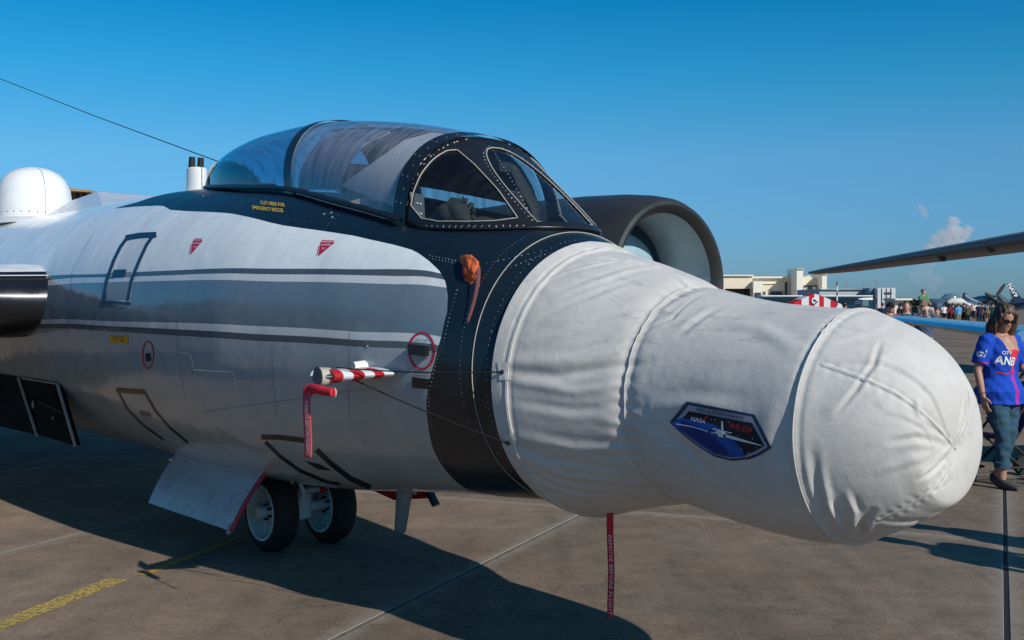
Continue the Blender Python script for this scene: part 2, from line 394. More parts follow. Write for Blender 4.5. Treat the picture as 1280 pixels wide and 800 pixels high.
# canopy and windscreen shape
can_zt = pchip([-1.45, -1.27, -1.1, -.67, -.18, .26, .54, .86, 1.13, 1.45, 1.71, 1.9, 2.06], [2.56, 2.645, 2.775, 2.855, 2.888, 2.885, 2.872, 2.84, 2.803, 2.75, 2.695, 2.64, 2.595])
can_w = pchip([-1.45, -1.0, -.5, 0, .65, 1.4, 2.06], [.05, .22, .35, .42, .47, .52, .535])
def rail_z(s, wd): a, b = float(hull_zt(s)), float(hull_zb(s)); h = (a - b) / 2; return (a + b) / 2 + math.sqrt(max(0, h * h - wd * wd))
def canopy(s, t, off=0.0, sc_=1.0):
    wd = float(can_w(s)); z0 = rail_z(s, wd) - .005; H = max(.02, float(can_zt(s)) - z0)
    sn = math.sin(t); y = -wd * math.copysign(abs(math.cos(t)) ** .9, math.cos(t)); z = H * max(0, sn) ** .86
    n = Vector((.1, y / wd, z / H * 1.1)).normalized()
    return Vector((s, y * sc_, z0 + z * sc_)) + n * off
def wind_base(t):
    c, s_ = math.cos(t), math.sin(t)
    y = -.53 * math.copysign(abs(c) ** .97, c); s = 2.06 + .72 * abs(s_) ** .97
    return Vector((s, y, rail_z(s, abs(y)) + .012))
def wind(t, u, off=0.0):
    B = canopy(2.06, t); G = wind_base(t); P = B.lerp(G, u)
    c, s_ = math.cos(t), math.sin(t)
    n = Vector((.55 * s_, -c, .65 * s_)).normalized(); side = min(1, abs(c) * 2.0)
    return P + n * (.06 * side * u * (1 - u) * abs(s_) + off)
def surf(name, fn, a0, a1, na, b0, b1, nb, m, parent, keep=None):
    aa = np.linspace(a0, a1, na); bb = np.linspace(b0, b1, nb)
    V = [fn(a, b) for a in aa for b in bb]; F = grid_faces(na, nb).tolist()
    if keep:
        F = [f for f in F if keep(aa[f[0] // nb] * .5 + aa[f[2] // nb] * .5, bb[f[0] % nb] * .5 + bb[f[2] % nb] * .5)]
        used = sorted({i for f in F for i in f}); mp = {k: j for j, k in enumerate(used)}
        V = [V[k] for k in used]; F = [[mp[i] for i in f] for f in F]
    return mesh(name, [tuple(v) for v in V], F, m, parent)

# fuselage shell, opened where the cockpit is
cz = HV[:, 2].reshape(NS, NP); cy = HV[:, 1].reshape(NS, NP)
wcan = np.where(SS < 2.06, can_w(SS), .53 * np.clip(1 - (np.clip((SS - 2.06) / .72, 0, 1)) ** 2.06, 0, 1) ** (1 / 2.06)) - .035
openv = ((SS > -.95) & (SS < 2.70))[:, None] & (np.abs(cy) < wcan[:, None]) & (cz > 1.9)
keepf = ~openv.reshape(-1)[HF].all(1)
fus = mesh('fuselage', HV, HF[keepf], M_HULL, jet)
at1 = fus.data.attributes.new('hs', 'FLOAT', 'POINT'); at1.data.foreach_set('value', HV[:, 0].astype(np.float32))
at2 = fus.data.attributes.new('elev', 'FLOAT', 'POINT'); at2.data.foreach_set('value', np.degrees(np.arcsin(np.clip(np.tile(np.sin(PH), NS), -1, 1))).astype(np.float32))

hp = lambda off: (lambda x, y: hit(hull_bvh, x, y, off))       # photo point -> fuselage skin
def decal(name, poly, m, off=.002, st=6, parent=None): return patch(name, poly, st, st, hp(off), m, parent or fus)
def seam(name, pts, wpx, m, off=.002, parent=None, closed=False): return patch(name, ribbon_poly(pts, (wpx / 2, wpx / 2), closed), 8, 8, hp(off), m, parent or fus)
def text_px(txt, size, c, m, bvh=hull_bvh, off=.004, ang=0.0, sx=1.0, shear=0.0, parent=None, name='lettering', bold=0.0):
    ca, sa = math.cos(R(ang)), math.sin(R(ang))
    def fn(x, y):
        x = x * sx + shear * y; return hit(bvh, c[0] + x * ca + y * sa, c[1] + x * sa - y * ca, off)
    return text_on(name, txt, size, fn, m, parent or fus, step=8, bold=bold)
# upper equipment hatch with its dark rim
h = decal('access_hatch', [(137, 379), (143, 350), (152, 320), (162, 300), (190, 297), (178, 320), (167, 350), (163, 377)], M['white'], .0015)
fus_marks = []
seam('hatch_rim', [(129, 377), (134, 350), (143, 325), (151, 309), (159, 298)], 4, M['navy'], .004)
seam('hatch_rim', [(160, 376), (165, 350), (175, 325), (184, 306), (193, 293)], 4, M['navy'], .004)
seam('hatch_rim', [(158, 297.5), (175, 294.5), (196, 293.5)], 6.5, M['navy'], .0045)
seam('hatch_rim', [(127, 378), (145, 378), (163, 380)], 4, M['black'], .0045)
seam('hatch_strip', [(135, 344.6), (165, 342.8)], 6, M['grey'], .003); seam('hatch_strip', [(133, 364), (163, 363)], 22, M['grey'], .003)
decal('hatch_latch', [(143, 337.5), (159, 337), (157, 346), (141, 346)], M['navy'], .006)
# lower hatch
seam('hatch_rim', [(147, 488), (160, 512), (180, 532), (204, 549)], 2.6, M['black'], .003); seam('hatch_rim', [(181, 490), (194, 513), (212, 534), (235, 553)], 2.8, M['black'], .003)
seam('hatch_rim', [(146, 487.5), (181, 490)], 6, mat('brown_edge', (.12, .09, .06), .5), .004)
decal('hatch_latch', [(174, 514), (186, 515), (190, 521), (177, 519)], M['plate'], .004)
# nose gear door outline, in black sealant
seam('door_outline', [(327, 546), (350, 546.5), (386, 551)], 6, M['black'], .003); seam('door_outline', [(332, 552), (350, 570), (375, 588), (408, 602), (425, 605)], 4, M['black'], .003)
seam('door_outline', [(396, 562), (414, 579), (437, 597), (463, 609)], 6, M['black'], .004)
decal('door_slot', [(381, 576), (399, 580), (415, 588), (397, 586)], M['black'], .003)
# panel lines: white sealed joints and fine skin joints
seam('panel_line', [(221, 439.5), (238, 442), (243, 462), (291, 465), (301, 495)], 1.2, M['white_print'], .002)
for pts in ([(437, 415), (436, 470), (437, 520)], [(340, 430), (341, 470), (346, 520)], [(222, 380), (222, 440), (232, 500)], [(62, 440), (100, 520), (150, 550)], [(120, 285), (90, 340), (84, 420)]):
    seam('panel_line', pts, .45, M['grey'], .0012)
seam('panel_line', [(255, 515), (300, 508), (400, 495), (470, 484)], .8, M['grey'], .0015)
# red warning triangles
for tri in ([(241.5, 300.5), (254, 300.5), (238.5, 318.5)], [(401, 302.5), (419, 303), (398, 320.5)]):
    k = decal('warning_triangle', tri, M['red_print'], .002, 5); sx = (tri[1][0] - tri[0][0]) / 17
    text_px('DANGER', 3.6 * sx ** .5, (tri[0][0] + 6.3 * sx, tri[0][1] + 4), M['white_print'], ang=0, sx=.8 * sx ** .5, parent=fus)
    text_px('SEAT', 3.2 * sx ** .5, (tri[0][0] + 3.9 * sx, tri[0][1] + 8.6), M['white_print'], sx=.7 * sx ** .5, parent=fus)
    seam('warning_line', [(tri[0][0] + 1.5, tri[0][1] - 1.8), (tri[1][0] - 1, tri[1][1] - 1.6)], .9, M['red_print']); seam('warning_line', [(tri[0][0] - 2, tri[0][1] + 5), (tri[2][0] - 1.4, tri[2][1] - 1)], .9, M['red_print'])
# static ports ringed in red, each with a dark vane plate
def ring(c, a, b, n=40): return [(c[0] + a * math.cos(2 * math.pi * i / n), c[1] + b * math.sin(2 * math.pi * i / n)) for i in range(n)]
seam('static_port_ring', ring((527.5, 438.5), 15.7, 22.5), 2.7, M['red_print'], .003, closed=True)
seam('static_port_ring', ring((185.5, 443.5), 6.8, 16.8), 1.5, M['red_print'], .003, closed=True)
decal('static_port_disc', ring((527.5, 438.5), 14.5, 21.3), M['white'], .0012) if False else None
v0 = [hit(hull_bvh, x, y, o) for o in (.004, .035) for x, y in [(516, 430), (537, 433), (537, 445), (516, 443)]]
mesh('static_port_vane', [tuple(p) for p in v0], [(0, 3, 2, 1), (4, 5, 6, 7), (0, 1, 5, 4), (1, 2, 6, 5), (2, 3, 7, 6), (3, 0, 4, 7)], M['black'], fus, False)
decal('static_port_vane', [(183, 442), (188, 441), (190, 451), (184, 452)], M['black_matt'], .008)
text_px('STATIC PORT', 3.6, (527.5, 425.3), M['dark_print'], ang=5, sx=.78)
text_px('INDICATED AREA MUST BE', 2.3, (527, 466), M['dark_print'], ang=4, sx=.72); text_px('SMOOTH AND CLEAN', 2.3, (527, 469.5), M['dark_print'], ang=4, sx=.72)
decal('data_plate', [(515.5, 471), (538, 474), (536.5, 486.5), (515.5, 484)], mat('brown_black_plate', (.03, .022, .018), .4), .004)
decal('yellow_placard', [(136.5, 419), (160.5, 419.5), (160, 430), (137.5, 428)], M['yellow'], .003, 5)
text_px('RESCUE', 4.2, (148, 422.2), M['red_print'], ang=1, sx=1.0, off=.005); text_px('CUT HERE', 3.6, (149, 426.2), M['red_print'], ang=1, sx=.9, off=.005)
text_px('CUT HERE FOR', 6.2, (341, 255.5), M['yellow'], ang=6, sx=.72, shear=-.35, bold=.06); text_px('EMERGENCY RESCUE', 6.2, (335, 262), M['yellow'], ang=6, sx=.66, shear=-.35, bold=.06)

# rivet rows: heads joined per row family
class Rivets(MB):
    def put(s, p, n, r):
        n = Vector(n).normalized(); a = n.orthogonal().normalized(); b = n.cross(a)
        s.add([p + a * r, p + b * r, p - a * r, p - b * r, p + n * r * .5], [(0, 1, 4), (1, 2, 4), (2, 3, 4), (3, 0, 4)])
rv = Rivets()
def rivet_row(pts, step, r, jit=.4):
    P = [Vector((*p, 0)) for p in pts]
    for a, b in zip(P, P[1:]):
        k = max(1, int((b - a).length / step))
        for i in range(k):
            q = a.lerp(b, (i + .5) / k); p = hit(hull_bvh, q.x, q.y, 0); rv.put(p + Vector((0, 0, 0)), hit(hull_bvh, q.x, q.y, .1) - p, r * (1 + random.uniform(-jit, jit)))
band = lambda s, e0, e1, n: [hull(s, R(e0 + (e1 - e0) * i / n)) for i in range(n + 1)]
for s_, n_, r_ in ((2.73, 90, .0034), (2.87, 56, .0055)):
    for p in band(s_, -75, 88, n_): rv.put(p, Vector((0, p.y, p.z - 1.35)), r_ * random.uniform(.6, 1.3))
rivet_row([(555, 585), (536, 520), (536, 490), (543, 460), (555, 425), (563, 390), (572, 360)], 4.5, .0032)
rivet_row([(535, 319), (575, 327)], 4, .0034); rivet_row([(535, 322.5), (575, 330)], 4, .003); rivet_row([(605, 330), (640, 322), (680, 313)], 7, .003); rivet_row([(630, 338), (660, 325), (690, 315)], 6, .003)
rivet_row([(330, 480), (470, 500), (480, 502)], 49, .006, .1); rivet_row([(60, 372), (61, 395), (56, 412)], 5, .004)
for s_ in (-4.4, -3.3, -1.9, -.85, .35, 1.45):
    for p in band(s_, -72, 60, 70): rv.put(p, Vector((0, p.y, p.z - 1.5)), .0034)
for e_ in (-48, 22, 46):
    for i in range(120): p = hull(-5 + 6.6 * i / 120, R(e_)); rv.put(p, Vector((0, p.y, p.z - 1.5)), .003)
for p in ((405, 267.5), (415, 271.5), (254, 245), (145, 444), (241, 467), (459, 433), (455, 551), (414, 266)): q = hit(hull_bvh, *p, 0); rv.put(q, hit(hull_bvh, *p, .1) - q, .011)
tag(rv.build('rivets', M['rivet'], fus, False), kind='stuff')
# polished butt strap ahead of the windscreen
strip = [hull(2.80, R(a), .004) for a in range(-70, 251, 3)]
MB().tube(strip, (.0024, .0012), 6).build('butt_strap', M['cream'], fus)

# canopy
cano = surf('canopy', lambda s, t: canopy(s, t), .62, 1.97, 40, R(0), R(180), 60, M_GLASS, jet)
surf('rear_glazing', lambda s, t: canopy(s, t), -1.13, .60, 40, R(4), R(176), 50, M_GLASSB, cano)
arch_s = lambda t: .50 + .15 * (1 - math.sin(t))
surf('canopy_arch', lambda a, t: canopy(arch_s(t) + a, t, .012), 0, .105, 4, R(0), R(180), 60, M['black'], cano)
surf('arch_trim', lambda a, t: canopy(arch_s(t) + .108 + a, t, .011), 0, .018, 3, R(0), R(180), 60, M['cream'], cano)
surf('rear_fairing', lambda s, t: canopy(s, t, .006), -1.45, -1.02, 18, R(0), R(180), 40, M_HULL if False else M['black'], cano, keep=lambda s, t: s < -1.08 - .0 + .12 * (1 - math.sin(t)) - .02)
rim = [canopy(-1.09 + .12 * (1 - math.sin(R(a))) - .02, R(a), .008) for a in range(4, 177, 4)]
MB().tube(rim, .006, 6).build('glazing_trim', M['cream'], cano)
for sd in (0, 1):
    rl = MB(); pts = []
    for s_ in np.linspace(-1.1, 2.02, 34):
        q = canopy(s_, R(2 if sd == 0 else 178), .01); pts.append(q)
    rl.tube(pts, [(.016, .022)] * len(pts), 8); rl.build('canopy_rail', M['black'], cano)

# windscreen: front pane, two quarter panes, frame, sealant lines, rivets
ws = thing('windscreen', None, None); del_keys = [ws.pop(k) for k in ('label', 'category') if k in ws]; ws.parent = jet
def fr_half(u): return 20 * (max(0, 1 - abs((.90 - u) / .78) ** 2.6)) ** (1 / 2.2) if u < .90 else 20
def front_in(t, u): return .12 < u < .945 and abs(math.degrees(t) - 90) < fr_half(u)
SIDE = [(13, .20), (20, .12), (32, .08), (46, .07), (58, .075), (64, .11), (65.5, .3), (65, .6), (62, .90), (50, .91), (36, .89), (22, .84), (14, .70)]
def poly_in(P, x, y):
    r = False
    for (x0, y0), (x1, y1) in zip(P, P[1:] + P[:1]):
        if (y0 > y) != (y1 > y) and x < (x1 - x0) * (y - y0) / (y1 - y0) + x0: r = not r
    return r
def side_in(t, u):
    d = math.degrees(t); d = d if d < 90 else 180 - d
    return poly_in(SIDE, d, u)
frm = surf('windscreen_frame', lambda t, u: wind(t, u, .006), R(1), R(179), 300, 0, 1, 90, M['black'], ws, keep=lambda t, u: not front_in(t, u) and not side_in(t, u))
md = frm.modifiers.new('thickness', 'SOLIDIFY'); md.thickness = .014; md.offset = 1
surf('front_pane', lambda t, u: wind(t, u, -.002), R(68), R(112), 20, .03, .98, 24, M_WIND, ws)
fo = [(90 + fr_half(u), u) for u in np.linspace(.122, .945, 40)] + [(90 - fr_half(u), u) for u in np.linspace(.945, .122, 40)]
MB().tube([wind(R(t), u, .006) for t, u in fo + fo[:1]], .0034, 6).build('pane_sealant', M['cream'], ws)
rw = Rivets()
def rv_wind(loop, step, off, r):
    acc = 0
    for (t0, u0), (t1, u1) in zip(loop, loop[1:] + loop[:1]):
        a, b = wind(R(t0), u0, .007), wind(R(t1), u1, .007); L = (b - a).length; n = max(1, int(L / step + .5))
        for i in range(n):
            t, u = t0 + (t1 - t0) * (i + .5) / n, u0 + (u1 - u0) * (i + .5) / n
            p = wind(R(t), u, .007); rw.put(p, wind(R(t), u, .05) - p, .95 * r * random.uniform(.6, 1.3))
for sd in (1, -1):
    f_ = (lambda d: d) if sd == 1 else (lambda d: 180 - d)
    L = [(f_(a), b) for a, b in SIDE]
    surf('quarter_pane', lambda t, u: wind(t, u, -.002), R(f_(10)), R(f_(68)), 26, .05, .93, 20, M_WIND, ws)
    dense = []
    for (t0, u0), (t1, u1) in zip(L, L[1:] + L[:1]):
        for i in range(5): dense.append((t0 + (t1 - t0) * i / 5, u0 + (u1 - u0) * i / 5))
    MB().tube([wind(R(t), u, .006) for t, u in dense + dense[:1]], .0034, 6).build('pane_sealant', M['cream'], ws)
    rv_wind([(f_(t), u) for t, u in [(12, .93), (24, .97), (36, .97), (50, .98), (63, .98)]][:5], .035, 0, .005)
    rv_wind([(f_(t), u) for t, u in [(8, .05), (20, .035), (35, .025), (50, .025), (65, .025), (80, .02)]][:6], .07, 0, .006)
rv_wind([(90 + fr_half(u) + 3, u) for u in np.linspace(.1, .95, 12)], .036, 0, .0048); rv_wind([(90 - fr_half(u) - 2.2, u) for u in np.linspace(.1, .95, 12)], .036, 0, .0048)
tag(rw.build('rivets', M['rivet'], ws, False), kind='stuff')
# front bow of the canopy
surf('windscreen_bow', lambda a, t: canopy(1.955 + a, t, .016), 0, .115, 4, R(0), R(180), 70, M['black'], ws)
bw = Rivets()
for a in range(10, 171, 8):
    p = canopy(2.02, R(a), .017); bw.put(p, p - Vector((2.0, 0, 2.1)), .0065)
    if a % 16 == 10: p = canopy(1.975, R(a), .017); bw.put(p, p - Vector((2.0, 0, 2.1)), .006)
tag(bw.build('rivets', M['rivet'], ws, False), kind='stuff')

# cockpit inside
tub = MB()
for s_ in np.arange(-.9, 2.4, .3):
    pass
tub.box((.75, 0, 1.62), (3.2, .84, .04)); tub.box((-.82, 0, 1.95), (.04, .5, .7)); tub.box((2.42, 0, 1.8), (.04, .5, .4))
tub.box((.6, .40, 1.83), (2.9, .02, .42)); tub.box((.6, -.40, 1.83), (2.9, .02, .42))
tub.build('cockpit_tub', M['cockpit'], jet, False)
def ejection_seat(x, y=0):
    st = MB().box((x, y, 1.80), (.5, .48, .12)).box((x - .27, y, 2.02), (.12, .46, .7), (0, -.18, 0)).build('ejection_seat', M['seat'], jet, bevel=.03)
    MB().box((x - .36, y, 2.44), (.14, .30, .26), (0, -.12, 0)).build('headrest', M['black_matt'], st, bevel=.04)
    MB().box((x - .22, y + .12, 2.1), (.03, .07, .5), (0, -.18, 0)).box((x - .22, y - .12, 2.1), (.03, .07, .5), (0, -.18, 0)).build('harness', M['beige'], st, bevel=.008)
ejection_seat(1.15); ejection_seat(-.25)
sh = MB().loft([((2.02, 0, 2.02), (0, .36, 0), (0, 0, .11)), ((2.15, 0, 2.03), (0, .37, 0), (0, 0, .13)), ((2.34, 0, 2.0), (0, .33, 0), (0, 0, .10)), ((2.5, 0, 1.97), (0, .22, 0), (0, 0, .06))], 20).build('instrument_shroud', M['cockpit'], jet)
MB().box((2.03, 0, 1.84), (.04, .8, .36)).build('instrument_panel', M['black_matt'], jet, False)
MB().box((2.36, -.02, 2.16), (.04, .06, .2)).box((2.3, -.02, 2.26), (.10, .10, .05)).build('gunsight', M['black_matt'], jet, bevel=.01)
# crumpled dark cloth bag lying on the coaming
bv = []
bg_ = MB().loft([((2.12, -.36, 1.99), (.17, 0, 0), (0, .08, .04)), ((2.14, -.36, 2.05), (.19, .03, 0), (0, .09, .03)), ((2.17, -.33, 2.13), (.16, .02, .02), (0, .08, .02)), ((2.15, -.31, 2.20), (.11, .0, .03), (0, .06, 0)), ((2.12, -.30, 2.235), (.05, 0, .02), (0, .03, 0))], 18)
bag = remeshed('cloth_bag', bg_, M['shroud'], .012, jet, 2)
for v in bag.data.vertices:
    c = v.co; k = .020 * abs(math.sin(c.x * 24 + c.z * 17 + 1)) * math.sin(c.z * 21 + c.y * 33) - .010 * abs(math.sin(c.x * 30 - c.z * 38)); v.co += v.normal * k
pl = MB().box((2.045, -.45, 2.16), (.012, .17, .21), (0, -.05, .55)).build('grey_plate', M['plate'], jet, bevel=.004)
pr = MB()
for i in range(2):
    for j in range(3):
        p = Euler((0, -.05, .55)).to_matrix() @ Vector((.012, -.03 + i * .045, -.055 + j * .052)); pr.ball(Vector((2.045, -.45, 2.16)) + p, .0065, 8, 5)
tag(pr.build('plate_studs', M['white_print'], pl), kind='stuff')
# mirror and its arm under the windscreen arch
MB().box((2.22, .0, 2.42), (.03, .09, .055)).tube([(2.2, 0, 2.43), (2.14, 0, 2.5)], .008, 6).build('cockpit_mirror', M['black_matt'], jet, bevel=.008)
MB().loft([((2.14, .13, 2.45), (.03, 0, 0), (0, .045, 0)), ((2.2, .15, 2.34), (.03, 0, 0), (0, .06, 0)), ((2.3, .15, 2.2), (.02, 0, 0), (0, .04, 0)), ((2.32, .15, 2.1), (.012, 0, 0), (0, .015, 0))], 10).build('canopy_lever', M['black_matt'], jet)
# sunshade sheet, rear curtain and beige lining lying just inside the canopy
can_bvh = BVHTree.FromPolygons([tuple(canopy(s, t)) for s in np.linspace(-1.4, 2.06, 60) for t in np.linspace(0, math.pi, 60)], grid_faces(60, 60).tolist())
inner = lambda k: (lambda x, y: hit(can_bvh, x, y, -k))
surf('far_curtain', lambda s, t: canopy(s, t, -.03), .30, 1.93, 30, R(95), R(169), 20, mat('dark_navy_drape', (.012, .022, .045), .8, var=.4, scale=8), jet)
patch('sunshade', [(424, 231.5), (436, 222), (505, 172), (540, 163), (585, 168), (560, 185), (532, 206), (512, 235), (500, 262), (488, 257), (470, 250)], 6, 6, inner(.012), M['shade'], jet)
patch('rear_curtain', [(366, 237), (369, 215), (380, 190), (400, 168), (428, 156), (470, 155.5), (486, 157), (455, 171), (440, 190), (425, 212), (416, 236)], 6, 6, inner(.03), mat('blue_grey_film', (.26, .29, .36), .4, var=.3, scale=9), jet)
patch('curtain_edge', ribbon_poly([(413, 238), (418, 222), (428, 200), (441, 182), (458, 168), (486, 157)], (1.6, 1.6)), 8, 8, inner(.04), M['shade'], jet)
patch('cockpit_lining', [(366, 238), (405, 239), (450, 240), (440, 246), (422, 251), (410, 252), (390, 247), (366, 242)], 6, 6, inner(.06), M['beige'], jet)
patch('cockpit_lining', [(438, 246), (470, 254), (492, 268), (470, 264), (445, 256)], 6, 6, inner(.10), M['cockpit'], jet)

# ---- dorsal fittings
dm = MB().lathe([(.385, 2.50), (.39, 2.62), (.39, 2.80), (.372, 2.93), (.33, 3.03), (.26, 3.105), (.17, 3.15), (.08, 3.172), (.001, 3.178)], 40, org=(-5.86, 0, 0)).build('satellite_dome', M['dome'], jet)
sv = MB(); a0 = R(-118)
sv.tube([(-5.86 + r_ * math.cos(a0), r_ * math.sin(a0), z) for r_, z in [(.392, 2.6), (.392, 2.80), (.374, 2.93), (.332, 3.03), (.262, 3.107), (.172, 3.153)]], .004, 5); sv.build('dome_seam', M['dark_print'], dm)
dr = Rivets()
for i in range(30): a = 2 * math.pi * i / 30; dr.put(Vector((-5.86 + .388 * math.cos(a), .388 * math.sin(a), 2.665)), (math.cos(a), math.sin(a), 0), .011)
tag(dr.build('rivets', M['dark_print'], dm, False), kind='stuff')
MB().loft([((-5.86, 0, 2.53), (.9, 0, 0), (0, .5, 0)), ((-5.86, 0, 2.60), (.62, 0, 0), (0, .43, 0))], 36).build('dome_fairing', M['white'], jet)
q = lambda px, py, w_: None
fa = [(-2.35, 0, 2.60), (-3.92, 0, 2.765), (-2.62, -.42, 2.50), (-3.95, -.30, 2.55), (-4.65, -.26, 2.56), (-4.65, 0, 2.73), (-2.62, .42, 2.50), (-3.95, .30, 2.55), (-4.65, .26, 2.56)]
fx = MB().add(fa, [(0, 1, 2), (0, 6, 1), (1, 5, 4, 2), (1, 6, 8, 5), (5, 8, 4), (2, 4, 8, 6)]).build('spine_fairing', M['white'], jet, False, bevel=.004)
vm = MB().loft([((-1.69, 0, 2.55), (.10, 0, 0), (0, .082, 0)), ((-1.69, 0, 2.77), (.094, 0, 0), (0, .078, 0)), ((-1.69, 0, 2.782), (.08, 0, 0), (0, .065, 0))], 24).build('vent_mast', M['dome'], jet)
for k in (-.035, .04): MB().tube([(-1.69 - .02, k, 2.77), (-1.70, k, 2.87)], [.028, .024], 12).build('vent_pipe', M['black_matt'], vm)
# ---- wings, engines, fin
def airfoil(n=16):
    up = [(x, .16 * (1.4845 * math.sqrt(x) - .63 * x - 1.758 * x * x + 1.4215 * x ** 3 - .5075 * x ** 4) * 5 * .2 * 1.0) for x in [((1 - math.cos(math.pi * i / n)) / 2) for i in range(n + 1)]]
    return up
M_WLE = mat('wing_leading_edge_black', (.010, .012, .016), .24); 
def wing(side):
    secs = [(.55, -2.02, 4.9, 1.69, .36), (.95, -2.10, 4.8, 1.69, .33), (1.5, -2.22, 4.6, 1.70, .30), (3.5, -2.6, 4.2, 1.72, .25), (6.5, -2.9, 3.2, 1.62, .17), (9.5, -3.3, 2.2, 1.48, .09)]
    n = 12; prof = [(x, t) for x, t in [(0, 0), (.006, .30), (.02, .52), (.05, .76), (.1, .93), (.2, 1.0), (.35, .96), (.55, .74), (.8, .36), (1, .02)]]
    loop = [(x, t) for x, t in prof] + [(x, -t * .92) for x, t in prof[-1:0:-1]]
    V = []; F = []; mi = []; L = len(loop)
    for y, le, ch, z, th in secs:
        for x, t in loop: V.append((le - x * ch, -side * y, z + t * th))
    for i in range(len(secs) - 1):
        for j in range(L):
            F.append((i * L + j, i * L + (j + 1) % L, (i + 1) * L + (j + 1) % L, (i + 1) * L + j))
            k = 1 if j in (0, 1, 2) or j >= L - 5 else 0
            if j in (L - 6, L - 7, L - 8, L - 9): k = 2
            mi.append(k)
    o = mesh('wing', V, F, [M['white'], M_WLE, M['grey']], jet, True, mi)
    lip = [(secs[1][1] - x * secs[1][2] + .006, -side * secs[1][0], secs[1][3] + t * (secs[1][4] + .006)) for x, t in (loop[3::-1] + loop[:-7:-1])]
    MB().tube(lip, .012, 6).build('root_seal', M['cream'], o)
    st = [(s_[1] - .03 * s_[2], -side * s_[0], s_[3] + .66 * s_[4]) for s_ in secs[1:4]]
    MB().tube(st, .004, 5).build('edge_highlight', M['white_print'], o)  # white line paints the highlight along the upper leading edge
    r_ = Rivets()
    for x, t in [(.004, .2), (.012, .4), (.03, .6), (.004, -.2), (.012, -.4), (.03, -.6), (.05, -.72)]:
        r_.put(Vector((secs[1][1] - x * secs[1][2], -side * 1.0, secs[1][3] + t * .335)), (1, 0, t), .010)
    tag(r_.build('rivets', M['rivet'], o, False), kind='stuff')
    return o
wing(1); wing(-1)
def engine(side):
    y = side * 3.57; z = 1.87
    n = MB().lathe([(.62, .02), (.655, .075), (.69, .095), (.725, .085), (.755, .03), (.785, -.12), (.815, -.4), (.835, -.9), (.84, -2.0), (.80, -3.6), (.62, -5.2), (.50, -5.8)], 56, 'x', (.13, y, z)).build('engine_nacelle', M['nacelle'], jet)
    n.data.polygons[-2].select = False
    bm = bmesh.new(); bm.from_mesh(n.data); bmesh.ops.delete(bm, geom=[f for f in bm.faces if len(f.verts) > 10], context='FACES'); bm.to_mesh(n.data); bm.free()
    MB().lathe([(.622, .02), (.615, -.05), (.60, -.2), (.60, -.62)], 56, 'x', (.13, y, z)).build('intake_duct', M['duct'], n)
    d = n.children[-1]; bm = bmesh.new(); bm.from_mesh(d.data); bmesh.ops.delete(bm, geom=[f for f in bm.faces if len(f.verts) > 10], context='FACES'); bmesh.ops.reverse_faces(bm, faces=bm.faces); bm.to_mesh(d.data); bm.free()
    MB().lathe([(.60, -.60), (.595, -.55), (.47, -.53), (.46, -.55)], 48, 'x', (.13, y, z)).build('duct_cover_band', M['plugdark'], n)
    MB().lathe([(.465, -.54), (.46, -.49), (.40, -.44), (.2, -.41), (.001, -.40)], 48, 'x', (.13, y, z)).build('duct_cover', M['plug'], n)
engine(1); engine(-1)
fin = MB().loft([((-11.8, 0, 2.3), (2.2, 0, 0), (0, .16, 0)), ((-13.0, 0, 4.6), (1.5, 0, 0), (0, .1, 0)), ((-13.6, 0, 6.1), (1.0, 0, 0), (0, .05, 0))], 24).build('tail_fin', M['white'], jet)
# main gear bay doors hanging beside the belly: two black panels with pale edges
def side_panel(s0, s1, zt_, zb_, name):
    V = []
    for o in (0, .03):
        for s, z in ((s0, zt_), (s1, zt_), (s1 - .02, zb_), (s0 - .02, zb_)): V.append((s, -(1.005 if z > .8 else .93) - o, z))
    return mesh(name, V, [(0, 3, 2, 1), (4, 5, 6, 7), (0, 1, 5, 4), (1, 2, 6, 5), (2, 3, 7, 6), (3, 0, 4, 7)], M_PNL, jet, False)
M_PNL = mat('bay_panel_black', (.004, .004, .004), .8, var=.3, spec=.1)
# ---- nose landing gear
M_RIM = mat('pale_wheel_enamel', (.62, .72, .74), .35, var=.08)
gear = MB().tube([(-.02, 0, .9), (-.02, 0, .53)], .10, 24).tube([(-.02, 0, .53), (-.02, 0, .525), (-.02, 0, .50), (-.02, 0, .495)], [.10, .118, .118, .10], 24).tube([(-.02, 0, .395), (-.02, 0, .39), (-.02, 0, .20), (-.02, 0, .19)], [.07, .088, .088, .07], 24).tube([(0, -.33, .2675), (0, .33, .2675)], .04, 14).tube([(.10, -.09, .52), (.17, -.07, .40), (.06, -.08, .30)], .016, 8).build('nose_gear_strut', M_RIM, jet, bevel=.004)
MB().tube([(-.02, 0, .50), (-.02, 0, .38)], .05, 16).build('oleo', M['steel'], gear)
for zz in (.395,):
    MB().tube([(.09, -.15, zz), (.09, .15, zz)], .022, 10).build('torque_pin', M['pale'], gear)
    MB().tube([(.09, -.14, zz), (.09, -.085, zz)], .028, 12).build('red_collar', M['red'], gear); MB().tube([(.09, .085, zz), (.09, .14, zz)], .028, 12).build('red_collar', M['red'], gear)
MB().tube([(.06, -.05, .62), (.10, -.08, .5), (.09, -.09, .38), (.04, -.06, .3)], .008, 6).tube([(.06, .05, .62), (.11, .07, .48), (.08, .07, .33)], .008, 6).build('brake_hose', M['black_matt'], gear)
